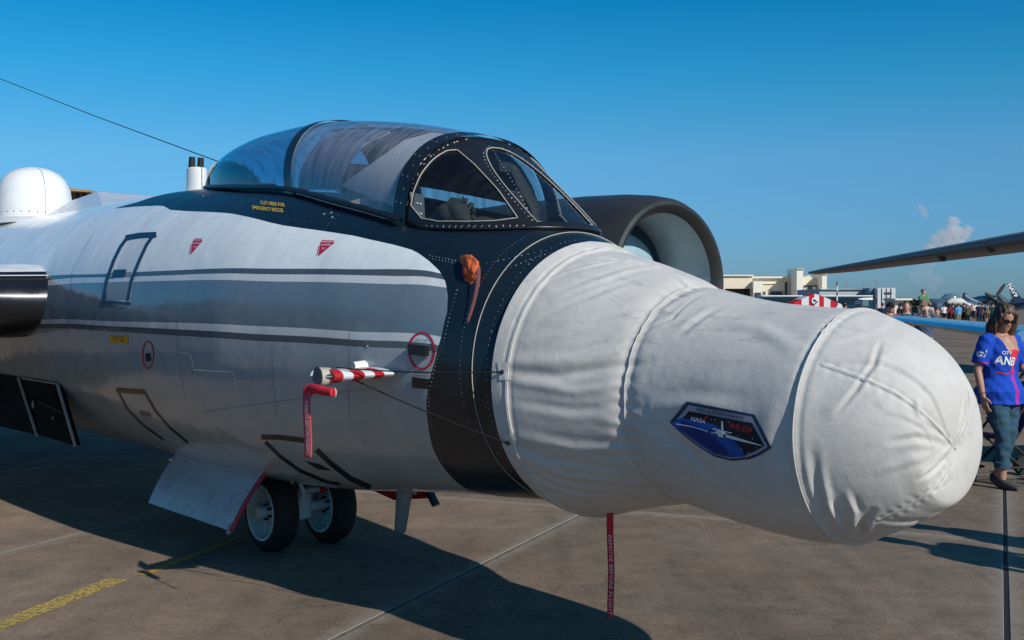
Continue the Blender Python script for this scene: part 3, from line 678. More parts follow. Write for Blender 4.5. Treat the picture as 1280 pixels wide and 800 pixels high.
def gear_wheel(y):
    o = link('wheel', None, jet); o.location = (0, y, .2675)
    tp = [(.185, -.072), (.195, -.085), (.215, -.088), (.245, -.078), (.262, -.052), (.2675, -.02), (.2675, .02), (.262, .052), (.245, .078), (.215, .088), (.195, .085), (.185, .072)]
    ty = MB().lathe(tp, 48, 'y', cap=False).build('tyre', M['rubber'], o)
    for v in ty.data.vertices:
        if v.co.z < -.255: v.co.z = -.255 + (v.co.z + .255) * .0 - .0125
    gr = MB()
    for yy in (-.045, -.015, .015, .045): gr.lathe([(.2655 - abs(yy) * .06, yy - .004), (.2685 - abs(yy) * .1, yy), (.2655 - abs(yy) * .06, yy + .004)], 40, 'y')
    sg = -1
    ri = MB().lathe([(.193, -.078), (.188, -.090), (.178, -.086), (.172, -.05), (.166, .01), (.13, .02), (.075, .015), (.062, -.02), (.001, -.025)], 40, 'y', cap=False).lathe([(.193, .078), (.188, .090), (.178, .086), (.172, .06), (.14, .03), (.06, .03), (.05, .06), (.001, .062)], 40, 'y', cap=False)
    for i in range(9):
        a = 2 * math.pi * i / 9; M_ = Matrix.Rotation(a, 3, 'Y'); ri.box(M_ @ Vector((0, .05, .1)), (.018, .05, .1), M_); ri.box(M_ @ Vector((0, -.005, .12)), (.012, .05, .08), M_)
    r_ = ri.build('rim', M_RIM, o)
    hb = MB()
    for i in range(9):
        a = 2 * math.pi * (i + .5) / 9; hb.ball((.135 * math.sin(a), .016, .135 * math.cos(a)), (.017, .006, .022), 8, 4)  # black ovals paint the darkness of the recessed rim slots
        hb.ball((.128 * math.sin(a), .045, .128 * math.cos(a)), (.014, .004, .016), 8, 4)
    hb.tube([(0, -.01, 0), (0, -.05, 0)], .036, 14)
    for i in range(6):
        a = 2 * math.pi * i / 6; hb.tube([(.05 * math.sin(a), -.02, .05 * math.cos(a)), (.05 * math.sin(a), -.052, .05 * math.cos(a))], .008, 6)
    tag(hb.build('hub_bolts_dark_slots', M['black_matt'], o), kind='stuff')
gear_wheel(-.225); gear_wheel(.225)
# gear door: curved pale plate hung along the starboard side of the wheels, red along its front edge
def gdoor(a, b, off=0.0):       # a 0..1 fore-aft, b 0..1 top-bottom
    top = Vector((-1.02 + a * 1.34, -.42, .60)); bot = Vector((-1.00 + a * 1.30, -.66, .265))
    return top.lerp(bot, b) + Vector((0, -.02 * math.sin(math.pi * b), -.03 * b)) * 1.0 + Vector((0, -off, off * .3))
V = [tuple(gdoor(a, b, o)) for o in (0, .022) for a in np.linspace(0, 1, 12) for b in np.linspace(0, 1, 10)]
gf = grid_faces(12, 10).tolist(); F = [f[::-1] for f in gf] + [[i + 120 for i in f] for f in gf]
edge = [i * 10 for i in range(12)] + [110 + j for j in range(1, 10)] + [i * 10 + 9 for i in range(10, -1, -1)] + [j for j in range(8, 0, -1)]
F += [[edge[i], edge[(i + 1) % len(edge)], edge[(i + 1) % len(edge)] + 120, edge[i] + 120] for i in range(len(edge))]
gd = mesh('gear_door', V, F, M['pale'], jet, True)
md = gd.modifiers.new('edges', 'EDGE_SPLIT'); md.split_angle = R(40)
MB().tube([gdoor(1.012, b, .012) for b in np.linspace(0, 1, 10)], (.013, .018), 8).build('door_edge_bar', M['red'], gd)
MB().ball(gdoor(1.0, 1.02, .02), .02, 8, 6).tube([gdoor(.99, .9, .03), gdoor(1.0, 1.06, .01)], .012, 8).build('door_latch', M['rivet'], gd)
# forward door and drag link on the far side, seen red behind the tyres
fd = MB().add([(.28, .30, .66), (1.12, .28, .60), (1.10, .34, .44), (.62, .36, .36), (.28, .36, .40), (.28, .32, .66), (1.12, .30, .60), (1.10, .36, .44), (.62, .38, .36), (.28, .38, .40)],
              [(0, 1, 2, 3, 4), (9, 8, 7, 6, 5), (0, 5, 6, 1), (1, 6, 7, 2), (2, 7, 8, 3), (3, 8, 9, 4), (4, 9, 5, 0)]).build('forward_gear_door', M['red'], jet, False)
MB().tube([(1.02, .30, .58), (1.14, .33, .40)], (.02, .035), 8).build('door_link', M['black'], fd)
MB().box((.98, .275, .52), (.05, .012, .12), (0, .2, 0)).build('door_placard', M['white_print'], fd, False)
# blade aerial under the belly
MB().loft([((1.27, 0, .56), (.085, 0, 0), (0, .016, 0)), ((1.22, 0, .30), (.06, 0, 0), (0, .014, 0)), ((1.215, 0, .285), (.05, 0, 0), (0, .008, 0))], 14).build('blade_antenna', M['grey'], jet)
# aerial wire from the canopy to the fin
MB().tube([(-1.08, 0, 2.74), (-4, 0, 3.50), (-7.14, 0, 4.345), (-13.2, 0, 6.0)], .0042, 6).build('aerial_wire', M['black_matt'], jet)
# pitot mast standing out of the nose side
pm0 = hit(hull_bvh, 472, 465, 0.0); E0 = pm0 + Vector((-.05, -.285, -.015))
def lerp3(a, b, t): return Vector(a) + (Vector(b) - Vector(a)) * t
mst = MB().loft([(lerp3(pm0, E0, t) + Vector((.0, 0, 0)), Vector((.105 * (1 - t) + .028, 0, 0)), Vector((0, .0, .020 - .004 * t))) for t in (-.1, .3, .7, 1.0)], 18).build('pitot_mast', M['steel'], jet)
MB().tube([E0 + Vector((-.03, -.03, -.045)), E0 + Vector((.0, -.05, -.053)), E0 + Vector((.15, -.05, -.06))], [.006, .018, .012], 14).build('pitot_tube', M['steel'], mst)
print('pitot', pm0, E0)
MB().tube([hit(hull_bvh, 456, 459, -.01), hit(hull_bvh, 452, 459, .05)], .035, 18).build('mast_socket', M['dome'], mst)
for a_, b_ in ((85, 557), (48, 545)): pass
def on_plane(px, py, y0):
    d = ray_l(px, py); k = (y0 - EYE_L.y) / d.y; return EYE_L + d * k
def bay_door(q, m, edges):
    """flat door hung from the belly side: two upper corners on the skin, two lower ones out in the open"""
    P = [hit(hull_bvh, *q[0], .01), hit(hull_bvh, *q[1], .01), on_plane(*q[2], -.97), on_plane(*q[3], -.97)]
    V = P + [p + Vector((0, .035, 0)) for p in P]
    o = mesh('bay_door', [tuple(v) for v in V], [(0, 3, 2, 1), (4, 5, 6, 7), (0, 1, 5, 4), (1, 2, 6, 5), (2, 3, 7, 6), (3, 0, 4, 7)], m, jet, False)
    for a, b, r_ in edges: MB().tube([P[a] + Vector((0, -.006, 0)), P[b] + Vector((0, -.006, 0))], r_, 6).build('door_edge', M['cream'], o)
    return o, P
pnl, PP = bay_door([(30, 472), (74, 479), (95, 557), (51, 545)], M_PNL, [(1, 2, .011), (0, 1, .007)]); pnl2, PP2 = bay_door([(-14, 464), (25, 471), (47, 544), (0, 533)], M_PNL, [(1, 2, .012)])
MB().ball(PP[0].lerp(PP[3], .45) + Vector((.1, -.012, 0)), (.02, .012, .035), 8, 5).build('door_latch', M['rivet'], pnl)
MB().ball(PP[0].lerp(PP[2], .62) + Vector((.0, -.012, 0)), (.012, .01, .012), 8, 5).build('door_stud', M['rivet'], pnl)
MB().box(PP[0].lerp(PP[1], .5) * .5 + PP[2].lerp(PP[3], .5) * .5 + Vector((.06, -.008, .03)), (.62, .01, .012), (0, .08, 0)).build('door_rib', M['black_matt'], pnl)

# ================================================================== NOSE COVER (a cloth cover pulled over the nose)
ck = [(2.93, 1.984, .662), (3.03, 1.940, .650), (3.227, 1.893, .700), (3.463, 1.815, .757), (3.60, 1.765, .775), (3.71, 1.732, .772), (3.969, 1.690, .742), (4.283, 1.662, .730), (4.42, 1.650, .745), (4.52, 1.62, .785), (4.63, 1.572, .838), (4.73, 1.492, .90), (4.80, 1.385, .955), (4.815, 1.27, 1.03), (4.82, 1.155, 1.145)]
ckx = np.array([c[0] for c in ck]); ckc = np.array([(c[1] + c[2]) / 2 for c in ck]); ckh = np.array([(c[1] - c[2]) / 2 for c in ck])
arc = np.concatenate([[0], np.cumsum(np.hypot(np.diff(ckx), np.diff(ckh)))]); CL = arc[-1]
cfx, cfc, cfh = pchip(arc, ckx), pchip(arc, ckc), pchip(arc, ckh)
NT, NF = 460, 480
T = np.linspace(0, CL, NT)
def s2t(s): return float(np.interp(s, cfx(T), T))
TH = np.linspace(0, 2 * np.pi, NF, endpoint=False)
def cover_pts(T_, TH_, D=0):
    x, c, h = cfx(T_), cfc(T_), cfh(T_)
    e = np.minimum(T_ + 1e-3, CL); dx, dh = cfx(e) - cfx(e - 2e-3), cfh(e) - cfh(e - 2e-3); L = np.hypot(dx, dh) + 1e-9
    nr, nx = dx / L, -dh / L
    hh_ = h + D * nr
    return np.stack([x + D * nx, -hh_ * np.cos(TH_), c + hh_ * np.sin(TH_)], -1)
TT, FF = np.meshgrid(T, TH, indexing='ij')
base_cv = cover_pts(TT, FF).reshape(-1, 3)
cover_bvh0 = BVHTree.FromPolygons(base_cv.tolist(), grid_faces(NT, NF, True).tolist())
def tph(px, py):
    p = hit(cover_bvh0, px, py); i = np.argmin(((base_cv - np.array(p)) ** 2).sum(1)); return T[i // NF], TH[i % NF]
def wnoise(a, b, seed, n=10, lo=1.0, hi=6.0):
    r_ = np.random.RandomState(seed); o = 0
    for i in range(n):
        k = r_.uniform(lo, hi); an = r_.uniform(0, 2 * np.pi); o = o + np.sin(a * k * np.cos(an) * 2 + b * np.round(k * np.sin(an)) + r_.uniform(0, 6.28)) / np.sqrt(k)
    return o / np.sqrt(n)
rad = np.maximum(cfh(TT), .02)
def crease(seed, ka, lo, hi, w_, amp):      # sharp meandering creases, broken up
    n_ = wnoise(TT * ka, FF, seed, 9, lo, hi); m_ = np.clip(wnoise(TT * 1.1, FF, seed + 50, 8, 1, 3) * 1.2, 0, 1)
    return amp * m_ * (np.exp(-(n_ / w_) ** 2) - .6 * np.exp(-((n_ - 1.8 * w_) / w_) ** 2))
capm = np.clip((TT - s2t(4.46)) / .06, 0, 1); neckm = np.clip((s2t(3.58) - TT) / .05, 0, 1)
D = capm * (crease(21, 1.2, 1.0, 4.0, .055, -.005) + crease(22, 2.2, 2.0, 6.0, .09, -.0035)) + neckm * (crease(23, .25, 3.0, 9.0, .10, -.0045) + crease(24, .2, 6.0, 16.0, .14, -.003)) + (1 - capm) * (1 - neckm) * crease(25, .3, 3.0, 8.0, .10, -.002) + .008 * wnoise(TT * 1.3, FF, 1, 12, 1, 3.5) + .0016 * wnoise(TT * 2.2, FF * 1, 2, 16, 4, 9)
# seams across the body: raised double row with a stitch groove, gathers running out of them
t_edge, t_neck, t_cap = s2t(3.02), s2t(3.60), s2t(4.425)
def gather(tc, wd, amp, seed, lo, hi, side=0):
    g = 0; r_ = np.random.RandomState(seed)
    for i in range(16):
        k = r_.randint(lo, hi); g = g + np.sin(FF * k + r_.uniform(0, 6.28) + 3 * np.sin(FF * r_.randint(1, 4) + r_.uniform(0, 6)))
    g = g / 4; d = np.abs(TT - tc); env = np.exp(-(d / wd) ** 1.3)
    mod = .55 + .45 * np.sin(FF * 3 + seed)
    return amp * g * env * mod * (1 - .9 * np.exp(-(d / .016) ** 2))
D = D + gather(t_neck, .07, .0042, 3, 26, 64) + gather(t_edge + .02, .10, .003, 4, 20, 52) + gather(t_cap, .045, .0020, 5, 40, 80)
wav = .012 * np.sin(FF * 2 + 1) + .006 * np.sin(FF * 5)
for tc, am in ((t_edge, .003), (t_neck, .004), (t_cap, .005)):
    d = TT - tc; D = D + am * np.exp(-(d / .011) ** 2) - am * .55 * np.exp(-((d - .022) / .012) ** 2) - am * .55 * np.exp(-((d + .022) / .012) ** 2)
D = D - .016 * np.exp(-((TT - t_neck) / .05) ** 2)
# hem along the nose ring
D = D + .006 * (TT < t_edge)
# cap gores: four seams meeting at the pucker
PK = (CL, 0)
gore = [[(1028, 456), (1075, 472), (1120, 492), (1160, 522), (1192, 557)], [(1198, 556), (1208, 530), (1212, 505), (1210, 485)], [(1192, 565), (1182, 590), (1160, 618), (1130, 636), (1098, 650)]]
X = cfx(TT); YY = -rad * np.cos(FF); ZZ = cfc(TT) + rad * np.sin(FF)
P3 = np.stack([X, YY, ZZ], -1).reshape(-1, 3)
def dist_poly(pts):
    """distance of every cover vertex to a polyline drawn on the cover; also signed side and length fraction"""
    Q = [np.array(hit(cover_bvh0, *p)) for p in pts]; best = np.full(len(P3), 9.0); fr = np.zeros(len(P3)); n = len(Q) - 1
    for i, (a, b) in enumerate(zip(Q, Q[1:])):
        ab = b - a; t = np.clip(((P3 - a) @ ab) / (ab @ ab + 1e-12), 0, 1); d = np.linalg.norm(P3 - (a + t[:, None] * ab), axis=1)
        m_ = d < best; best[m_] = d[m_]; fr[m_] = (i + t[m_]) / n
    return best.reshape(NT, NF), fr.reshape(NT, NF)
for g in gore:
    d, fr = dist_poly(g); D = D + .003 * np.exp(-(d / .006) ** 2) - .002 * np.exp(-(((d - .012) / .008) ** 2))
    D = D + .0014 * np.sin(fr * 70) * np.exp(-(d / .03) ** 2) * (1 - np.exp(-(d / .01) ** 2))
def fold(pts, w0, amp, taper=True, valley=.5):
    d, fr = dist_poly(pts); e = (np.sin(np.pi * np.clip(fr, .02, .98)) ** .6 if taper else 1)
    return amp * e * (np.exp(-(d / w0) ** 2) - valley * np.exp(-((d - 1.7 * w0) / w0) ** 2))
folds = [  # creases seen in the cap and body cloth
    ([(1101, 428), (1092, 456), (1070, 487), (1046, 516)], .010, -.006), ([(1106, 440), (1096, 466), (1076, 494)], .03, .003), ([(1030, 522), (1044, 505), (1066, 482)], .03, .003),
    ([(1112, 553), (1146, 547), (1184, 556)], .013, -.006), ([(1100, 590), (1140, 574), (1188, 563)], .016, .004), ([(1130, 520), (1160, 530), (1190, 553)], .012, .003),
    ([(1058, 618), (1068, 640), (1064, 655)], .014, .009), ([(1040, 625), (1052, 648)], .013, -.007), ([(1090, 638), (1078, 655), (1075, 668)], .016, -.013), ([(1015, 560), (1022, 610), (1036, 655)], .018, -.007),
    ([(1025, 590), (1036, 630), (1048, 660)], .016, .006), ([(1140, 520), (1165, 535), (1190, 553)], .010, -.005), ([(1148, 600), (1165, 590), (1186, 568)], .010, -.005),
    ([(1150, 520), (1145, 500)], .012, .006), ([(1205, 500), (1200, 530), (1197, 552)], .010, .006), ([(1170, 650), (1140, 655), (1100, 655)], .02, .006),
    ([(628, 464), (700, 470), (770, 458), (812, 452)], .022, -.010), ([(640, 452), (720, 450), (800, 430)], .025, .007), ([(640, 478), (720, 490), (800, 478)], .022, .007), ([(640, 500), (720, 512), (805, 505)], .022, -.006),
    ([(636, 552), (700, 575), (790, 590)], .024, -.008), ([(645, 566), (710, 594), (800, 606)], .02, .008), ([(650, 545), (720, 560), (800, 565)], .024, .006), ([(655, 585), (710, 612), (790, 622)], .018, -.007),
    ([(690, 375), (760, 348), (830, 335)], .022, .006), ([(672, 400), (740, 370), (800, 350)], .02, -.005), ([(660, 430), (740, 410), (830, 385), (880, 365)], .022, .006), ([(700, 447), (770, 425), (840, 398), (872, 372)], .012, -.005),
    ([(900, 385), (872, 400), (850, 418)], .02, -.006), ([(815, 510), (870, 505), (930, 512)], .03, .007), ([(820, 540), (860, 560), (900, 600)], .03, -.007), ([(990, 500), (975, 545), (985, 600)], .035, -.006),
    ([(1000, 440), (950, 410), (900, 400)], .03, .005), ([(730, 322), (790, 328), (850, 345)], .016, -.006), ([(680, 350), (740, 332), (800, 326)], .012, .005)]
for f_ in folds: D = D + fold(*f_)
D = D * np.clip((CL - TT) / .05, 0.1, 1) - .014 * np.exp(-((CL - TT) / .035) ** 2)
# rear hem held slightly off the nose
D = np.where(TT < .06, np.maximum(D, .004), D)
Vc = cover_pts(TT, FF, D).reshape(-1, 3)
def fabric():
    m, t, b = new_mat('grey_cover_fabric')
    tc = nd(t, 'ShaderNodeTexCoord')
    n1 = nd(t, 'ShaderNodeTexNoise'); setin(n1, Scale=2.3, Detail=9.0, Roughness=.68); t.links.new(tc.outputs['Object'], n1.inputs['Vector'])
    mp = nd(t, 'ShaderNodeMapping'); mp.inputs['Rotation'].default_value = (0, .5, .3); mp.inputs['Scale'].default_value = (3.0, 12, 14); t.links.new(tc.outputs['Object'], mp.inputs[0])
    n2 = nd(t, 'ShaderNodeTexNoise'); setin(n2, Scale=1.6, Detail=8.0, Roughness=.7); t.links.new(mp.outputs[0], n2.inputs['Vector'])
    r1 = nd(t, 'ShaderNodeMapRange'); setin(r1, From_Min=.3, From_Max=.72, To_Min=1.05, To_Max=.82); t.links.new(n1.outputs[0], r1.inputs[0])
    r2 = nd(t, 'ShaderNodeMapRange'); setin(r2, From_Min=.55, From_Max=.72, To_Min=1.0, To_Max=.60); t.links.new(n2.outputs[0], r2.inputs[0])
    # grime mostly on the upper neck
    gm = nd(t, 'ShaderNodeAttribute', attribute_name='grime').outputs['Fac']
    k = nd(t, 'ShaderNodeMix'); t.links.new(gm, k.inputs[0]); k.inputs[2].default_value = 1.0; t.links.new(r2.outputs[0], k.inputs[3])
    v = math_n(t, 'MULTIPLY', r1.outputs[0], k.outputs[0])
    mx = nd(t, 'ShaderNodeMix', data_type='RGBA', blend_type='MULTIPLY'); mx.inputs[0].default_value = 1; mx.inputs[6].default_value = (.615, .585, .545, 1); t.links.new(v, mx.inputs[7])
    t.links.new(mx.outputs[2], b.inputs['Base Color'])
    b.inputs['Roughness'].default_value = .62; b.inputs['Specular IOR Level'].default_value = .3; b.inputs['Sheen Weight'].default_value = .1
    wv = nd(t, 'ShaderNodeTexNoise'); setin(wv, Scale=260.0, Detail=2.0); t.links.new(tc.outputs['Object'], wv.inputs['Vector'])
    w2 = nd(t, 'ShaderNodeTexNoise'); setin(w2, Scale=22.0, Detail=5.0); t.links.new(tc.outputs['Object'], w2.inputs['Vector'])
    b1 = nd(t, 'ShaderNodeBump'); setin(b1, Strength=.25, Distance=.004); t.links.new(wv.outputs[0], b1.inputs['Height'])
    b2 = nd(t, 'ShaderNodeBump'); setin(b2, Strength=.22, Distance=.01); t.links.new(w2.outputs[0], b2.inputs['Height']); t.links.new(b1.outputs[0], b2.inputs['Normal']); t.links.new(b2.outputs[0], b.inputs['Normal'])
    return m
M_FAB = fabric()
nose = thing('nose_cover', 'wrinkled pale grey cloth cover pulled over the aircraft nose with a mission patch', 'nose cover', AX, AROT)
cov = mesh('cover_cloth', Vc, grid_faces(NT, NF, True), M_FAB, nose)
gr = .45 + .75 * np.exp(-((TT - s2t(3.62)) / .28) ** 2) * np.clip(np.sin(FF) * 1.5, 0, 1) + .5 * np.exp(-((TT - s2t(4.0)) / .3) ** 2) * np.clip(np.sin(FF), 0, 1)
a_ = cov.data.attributes.new('grime', 'FLOAT', 'POINT'); a_.data.foreach_set('value', np.clip(gr, 0, 1).astype(np.float32).reshape(-1))
cover_bvh = BVHTree.FromPolygons(Vc.tolist(), grid_faces(NT, NF, True).tolist())
cp = lambda off: (lambda x, y: hit(cover_bvh, x, y, off))
# sewn seams: a stitched tape along each joint
M_TAPE = mat('seam_tape', (.66, .64, .60), .7)
M_STI = mat('stitching', (.34, .34, .34), .8)
for tc in (t_edge, t_neck, t_cap):
    Pq = cover_pts(np.full(240, tc), np.linspace(0, 2 * np.pi, 240), 0)
    ring_p = []
    for p in Pq:
        n_, nn, ii, dd = cover_bvh.find_nearest(Vector(p)); ring_p.append(n_ + nn * (.0015 if nn.dot(Vector((0, p[1], p[2] - 1.2))) > 0 else -.0015))
    MB().tube(ring_p, .0030, 7).build('body_seam', M_FAB, cov)
for g in gore:
    Q = []
    for a, b in zip(g, g[1:]):
        for i in range(8): Q.append((a[0] + (b[0] - a[0]) * i / 8, a[1] + (b[1] - a[1]) * i / 8))
    for o_ in (-1.3, 1.3):
        MB().tube([hit(cover_bvh, x + o_ * .4, y + o_, .0) for x, y in Q], .0013, 5).build('gore_stitching', M_FAB, cov)
# reinforcement tabs with eyelets where the cords tie on
for (cx, cy) in ((629, 465), (637, 553)):
    tb = patch('tie_tab', [(cx - 7, cy - 13), (cx + 9, cy - 12), (cx + 11, cy + 10), (cx - 4, cy + 10)], 4, 4, cp(.004), M_FAB, cov)
    c0 = hit(cover_bvh, cx - 1, cy, .006); MB().ball(c0, .011, 10, 6).build('eyelet', M['black_matt'], tb)
# mission patch
O8 = (837.5, 527.7); PO = [(837.5, 527.7), (858.6, 501.9), (901, 510), (943.75, 518.3), (954.5, 539), (964.8, 559.7), (951, 568.5), (937.5, 573.75), (915.6, 575.8), (893.75, 570.6), (875, 558.9), (862, 549.5), (851.6, 540.9)]
pc = Vector((sum(p[0] for p in PO) / len(PO), sum(p[1] for p in PO) / len(PO)))
def shrink(k, ky=None): return [(pc.x + (p[0] - pc.x) * k, pc.y + (p[1] - pc.y) * (ky or k)) for p in PO]
pt = patch('mission_patch', PO, 4, 4, cp(.003), M['navy'], cov)
patch('patch_border', shrink(.925, .90), 4, 4, cp(.0045), mat('lavender_grey_thread', (.36, .37, .46), .8), pt)
sp = shrink(.865, .80)
def clip_top(P, f, keep_below=True):
    out_ = []
    for a, b in zip(P, P[1:] + P[:1]):
        fa_, fb = f(*a), f(*b)
        if fa_ >= 0: out_.append(a)
        if (fa_ >= 0) != (fb >= 0): k = fa_ / (fa_ - fb); out_.append((a[0] + (b[0] - a[0]) * k, a[1] + (b[1] - a[1]) * k))
    return out_
sky_top = lambda x, y: y - (512.5 + (x - 858) * .196)
space = clip_top(sp, sky_top)
patch('patch_sky', space, 3, 3, cp(.006), mat('patch_black', (.008, .008, .012), .7), pt)
earth = [(841.5, 529), (846, 525.2), (853, 522.4), (875, 524.5), (897, 532), (916, 546), (928, 560), (934.5, 570), (915, 571.3), (895, 567), (877, 556), (855, 540)]
patch('patch_earth', earth, 3, 3, cp(.0075), mat('patch_blue', (.012, .075, .36), .7, var=.35, scale=20), pt)
patch('patch_ocean', [(853, 526), (872, 533), (893, 545), (908, 560), (914, 569), (895, 565.5), (877, 554), (862, 543), (851, 534)], 3, 3, cp(.0085), mat('patch_deep_blue', (.006, .02, .16), .7), pt)
text_px('HIGH ALTITUDE RESEARCH', 5.6, (901, 517.2), M['navy'], cover_bvh, .0065, 11.2, .86, parent=pt, bold=.05)
text_px('NASA', 8.2, (874.5, 525.2), M['white_print'], cover_bvh, .0098, 11, .88, parent=pt, bold=.15)
text_px('WB-57F', 9.2, (927.5, 535.3), mat('patch_red', (.55, .02, .03), .7), cover_bvh, .0098, 15, .95, shear=.0, parent=pt, bold=.22)
seam('patch_swoosh', [(880, 524.5), (884, 520), (891, 517)], 2.0, M['red'], .0)if False else patch('patch_swoosh', [(879, 526.5), (884, 520), (891, 516.4), (886, 521.5), (882.5, 525)], 3, 3, cp(.0105), mat('swoosh_red', (.6, .03, .02), .7), pt)
MW = M['white_print']
patch('patch_wing', ribbon_poly([(847, 529.9), (868, 533.5), (893, 540.5), (906, 541)], (.5, .5)), 5, 5, cp(.0105), MW, pt)
patch('patch_wing', [(906, 541), (912, 543), (932, 549), (955, 556.2), (954, 556.8), (930, 551.5), (910, 546.5)], 4, 4, cp(.0105), MW, pt)
patch('patch_fuselage', [(896, 539.5), (901, 537), (906, 539), (911, 543), (909, 546), (902, 546), (897, 543)], 4, 4, cp(.011), MW, pt)
patch('patch_fin', [(904, 526), (905.6, 526.2), (906.5, 538), (903.8, 538)], 4, 4, cp(.011), MW, pt)
patch('patch_tailplane', ribbon_poly([(893, 535.5), (904, 538.5), (917, 541)], (.7, .7)), 4, 4, cp(.0115), MW, pt)
for c_ in ((889, 538.8), (897.5, 543.5), (908, 544)): patch('patch_engine', ring(c_, 1.6, 2.0, 10), 4, 4, cp(.0125), M['dark_print'], pt)
for c_ in ((891, 524), (896, 524.5), (859, 517), (943, 548), (947, 559), (929, 560.5), (938, 565), (925, 544), (913, 527)): patch('patch_star', ring(c_, .6, .6, 6), 4, 4, cp(.0115), MW, pt)

# ---- tie cords from the pitot mast to the cover
cstart = E0 + Vector((.03, .06, .045))
def cord(p, q_, sag, name, label):
    p, q_ = Vector(p), Vector(q_); P = [p.lerp(q_, i / 14) + Vector((0, 0, -sag * 4 * (i / 14) * (1 - i / 14))) for i in range(15)]
    o = MB().tube(P, .0036, 7).build(name, M['cord']); o.matrix_world = JM
    return tag(o, label, 'cord', 'cords holding the nose cover')
cord(cstart, hit(cover_bvh, 628, 465, .01), .012, 'tie_cord', 'thin black cord running level from pitot mast to upper tab of nose cover')
cord(lerp3(pm0, E0, .45) + Vector((.02, 0, -.03)), hit(cover_bvh, 636, 553, .01), .008, 'tie_cord', 'thin black cord slanting down from pitot mast to lower tab of nose cover')
# ---- striped sleeve on the mast, red sleeve on the tube
slv = thing('mast_sleeve', 'red and white striped sleeve over the pitot mast with a round collar', 'probe cover', AX, AROT)
secs = []; NSL = 8
def sl_sec(t): return (lerp3(pm0, E0, t), Vector((.145 * (1 - t) ** .8 + .040, 0, 0)), Vector((0, 0, .026 + .010 * t)))
sec_t = [.10, .22, .22, .36, .36, .52, .52, .66, .66, .80, .80, .92]
for i, (t0, t1) in enumerate(((.06, .20), (.20, .34), (.34, .48), (.48, .64), (.64, .78), (.78, .90))):
    MB().loft([sl_sec(t0), sl_sec((t0 + t1) / 2), sl_sec(t1)], 20).build('stripe_band', M['red'] if i % 2 else M['white'], slv)
MB().loft([(E0 + Vector((-.01, .045, .0)), Vector((.038, .0, 0)), Vector((0, 0, .043))), (E0 + Vector((-.015, .0, .0)), Vector((.042, 0, 0)), Vector((0, 0, .047))), (E0 + Vector((-.015, -.012, .0)), Vector((.038, 0, 0)), Vector((0, 0, .043)))], 24).build('collar', M['cream'], slv)
MB().loft([(E0 + Vector((-.015, -.013, 0)), Vector((.034, 0, 0)), Vector((0, 0, .038))), (E0 + Vector((-.015, -.02, 0)), Vector((.044, 0, 0)), Vector((0, 0, .05)))], 20).build('collar_face', M['plate'], slv)
MB().loft([(E0 + Vector((-.10, .02, .0)), Vector((0, .03, 0)), Vector((0, 0, .03))), (E0 + Vector((-.22, .06, .01)), Vector((0, .004, 0)), Vector((0, 0, .004)))], 12).build('sleeve_tail', M['pale'], slv)
rs = E0 + Vector((-.03, -.05, -.055))
tsl = thing('tube_sleeve', 'short red cloth sleeve over the pitot tube with a metal ring at its end', 'probe cover', AX, AROT)
MB().tube([rs, rs + Vector((.02, 0, .002)), rs + Vector((.12, 0, -.004)), rs + Vector((.21, .005, -.008)), rs + Vector((.215, .005, -.008))], [.016, .025, .022, .021, .012], 16).build('sleeve', M['redcloth'], tsl)
rg = [rs + Vector((.225 + .014 * math.cos(a), .0, -.008 + .021 * math.sin(a))) for a in np.linspace(0, 6.283, 20)]
MB().tube(rg, .0035, 6).build('end_ring', M['cream'], tsl)

def streamer(name, label, top, length, width, sway, facing, m, txt_m, tsize, parts=1, twist=0.0, world=False, group=None, cat='warning streamer', text_off=.0):
    """hanging cloth tape with REMOVE BEFORE FLIGHT printed down it"""
    o = thing(name, label, cat, AX, AROT, group)
    f = Vector(facing).normalized(); side = Vector((0, 0, 1)).cross(f).normalized()
    def fn(u, v, off=0.0):                     # u across (-.5..+.5) * width, v = distance down
        k = v / length; a = twist * k; sd = side * math.cos(a) + f * math.sin(a); nn = f * math.cos(a) - side * math.sin(a)
        wob = .004 * math.sin(v * 17) + sway[2] * k * k
        return Vector(top) + sd * (u + sway[0] * math.sin(k * 2.2)) + f * (wob) + Vector((0, 0, -v)) + nn * off
    n = 26
    V = [tuple(fn(u * width / 2, v, d)) for d in (.0008, -.0008) for v in np.linspace(0, length, n) for u in (-1, -.5, 0, .5, 1)]
    g = grid_faces(n, 5).tolist(); g2 = [[i + n * 5 for i in q][::-1] for q in g]
    eg = [i * 5 for i in range(n)] + [(n - 1) * 5 + j for j in range(1, 5)] + [i * 5 + 4 for i in range(n - 2, -1, -1)] + [3, 2, 1]
    sd_ = [[eg[i], eg[i - 1], eg[i - 1] + n * 5, eg[i] + n * 5] for i in range(len(eg))]
    mesh('tape', V, g + g2 + sd_, m, o)
    for sgn in (1,):
        bm = text_bm('REMOVE BEFORE FLIGHT', tsize, bold=.0)
        xs = [v.co.x for v in bm.verts]; L = max(xs) - min(xs); kx = length * .76 / L
        _cutmap(bm, .03, .03, lambda x, y: fn(sgn * y * 1.0, length * (.56 + text_off) + x * kx, .0022 * sgn))
        _fin('lettering', bm, txt_m, o)
    return o
fl = streamer('warning_streamer', 'faded red cloth streamer hanging beside the fuselage below the striped pitot mast', rs + Vector((-.005, -.015, -.0)), .335, .058, (.004, 0, .0), (0.15, -1, 0), M['redfaded'], M['white_print'], .036, group='remove before flight streamers')
MB().tube([rs + Vector((.02, .0, .0)), rs + Vector((0, -.012, -.012)), rs + Vector((-.005, -.013, -.03))], (.028, .006), 10).build('loop', M['redcloth'], fl)
bt = hit(cover_bvh, 757, 640, .0); 
_z = bt.z
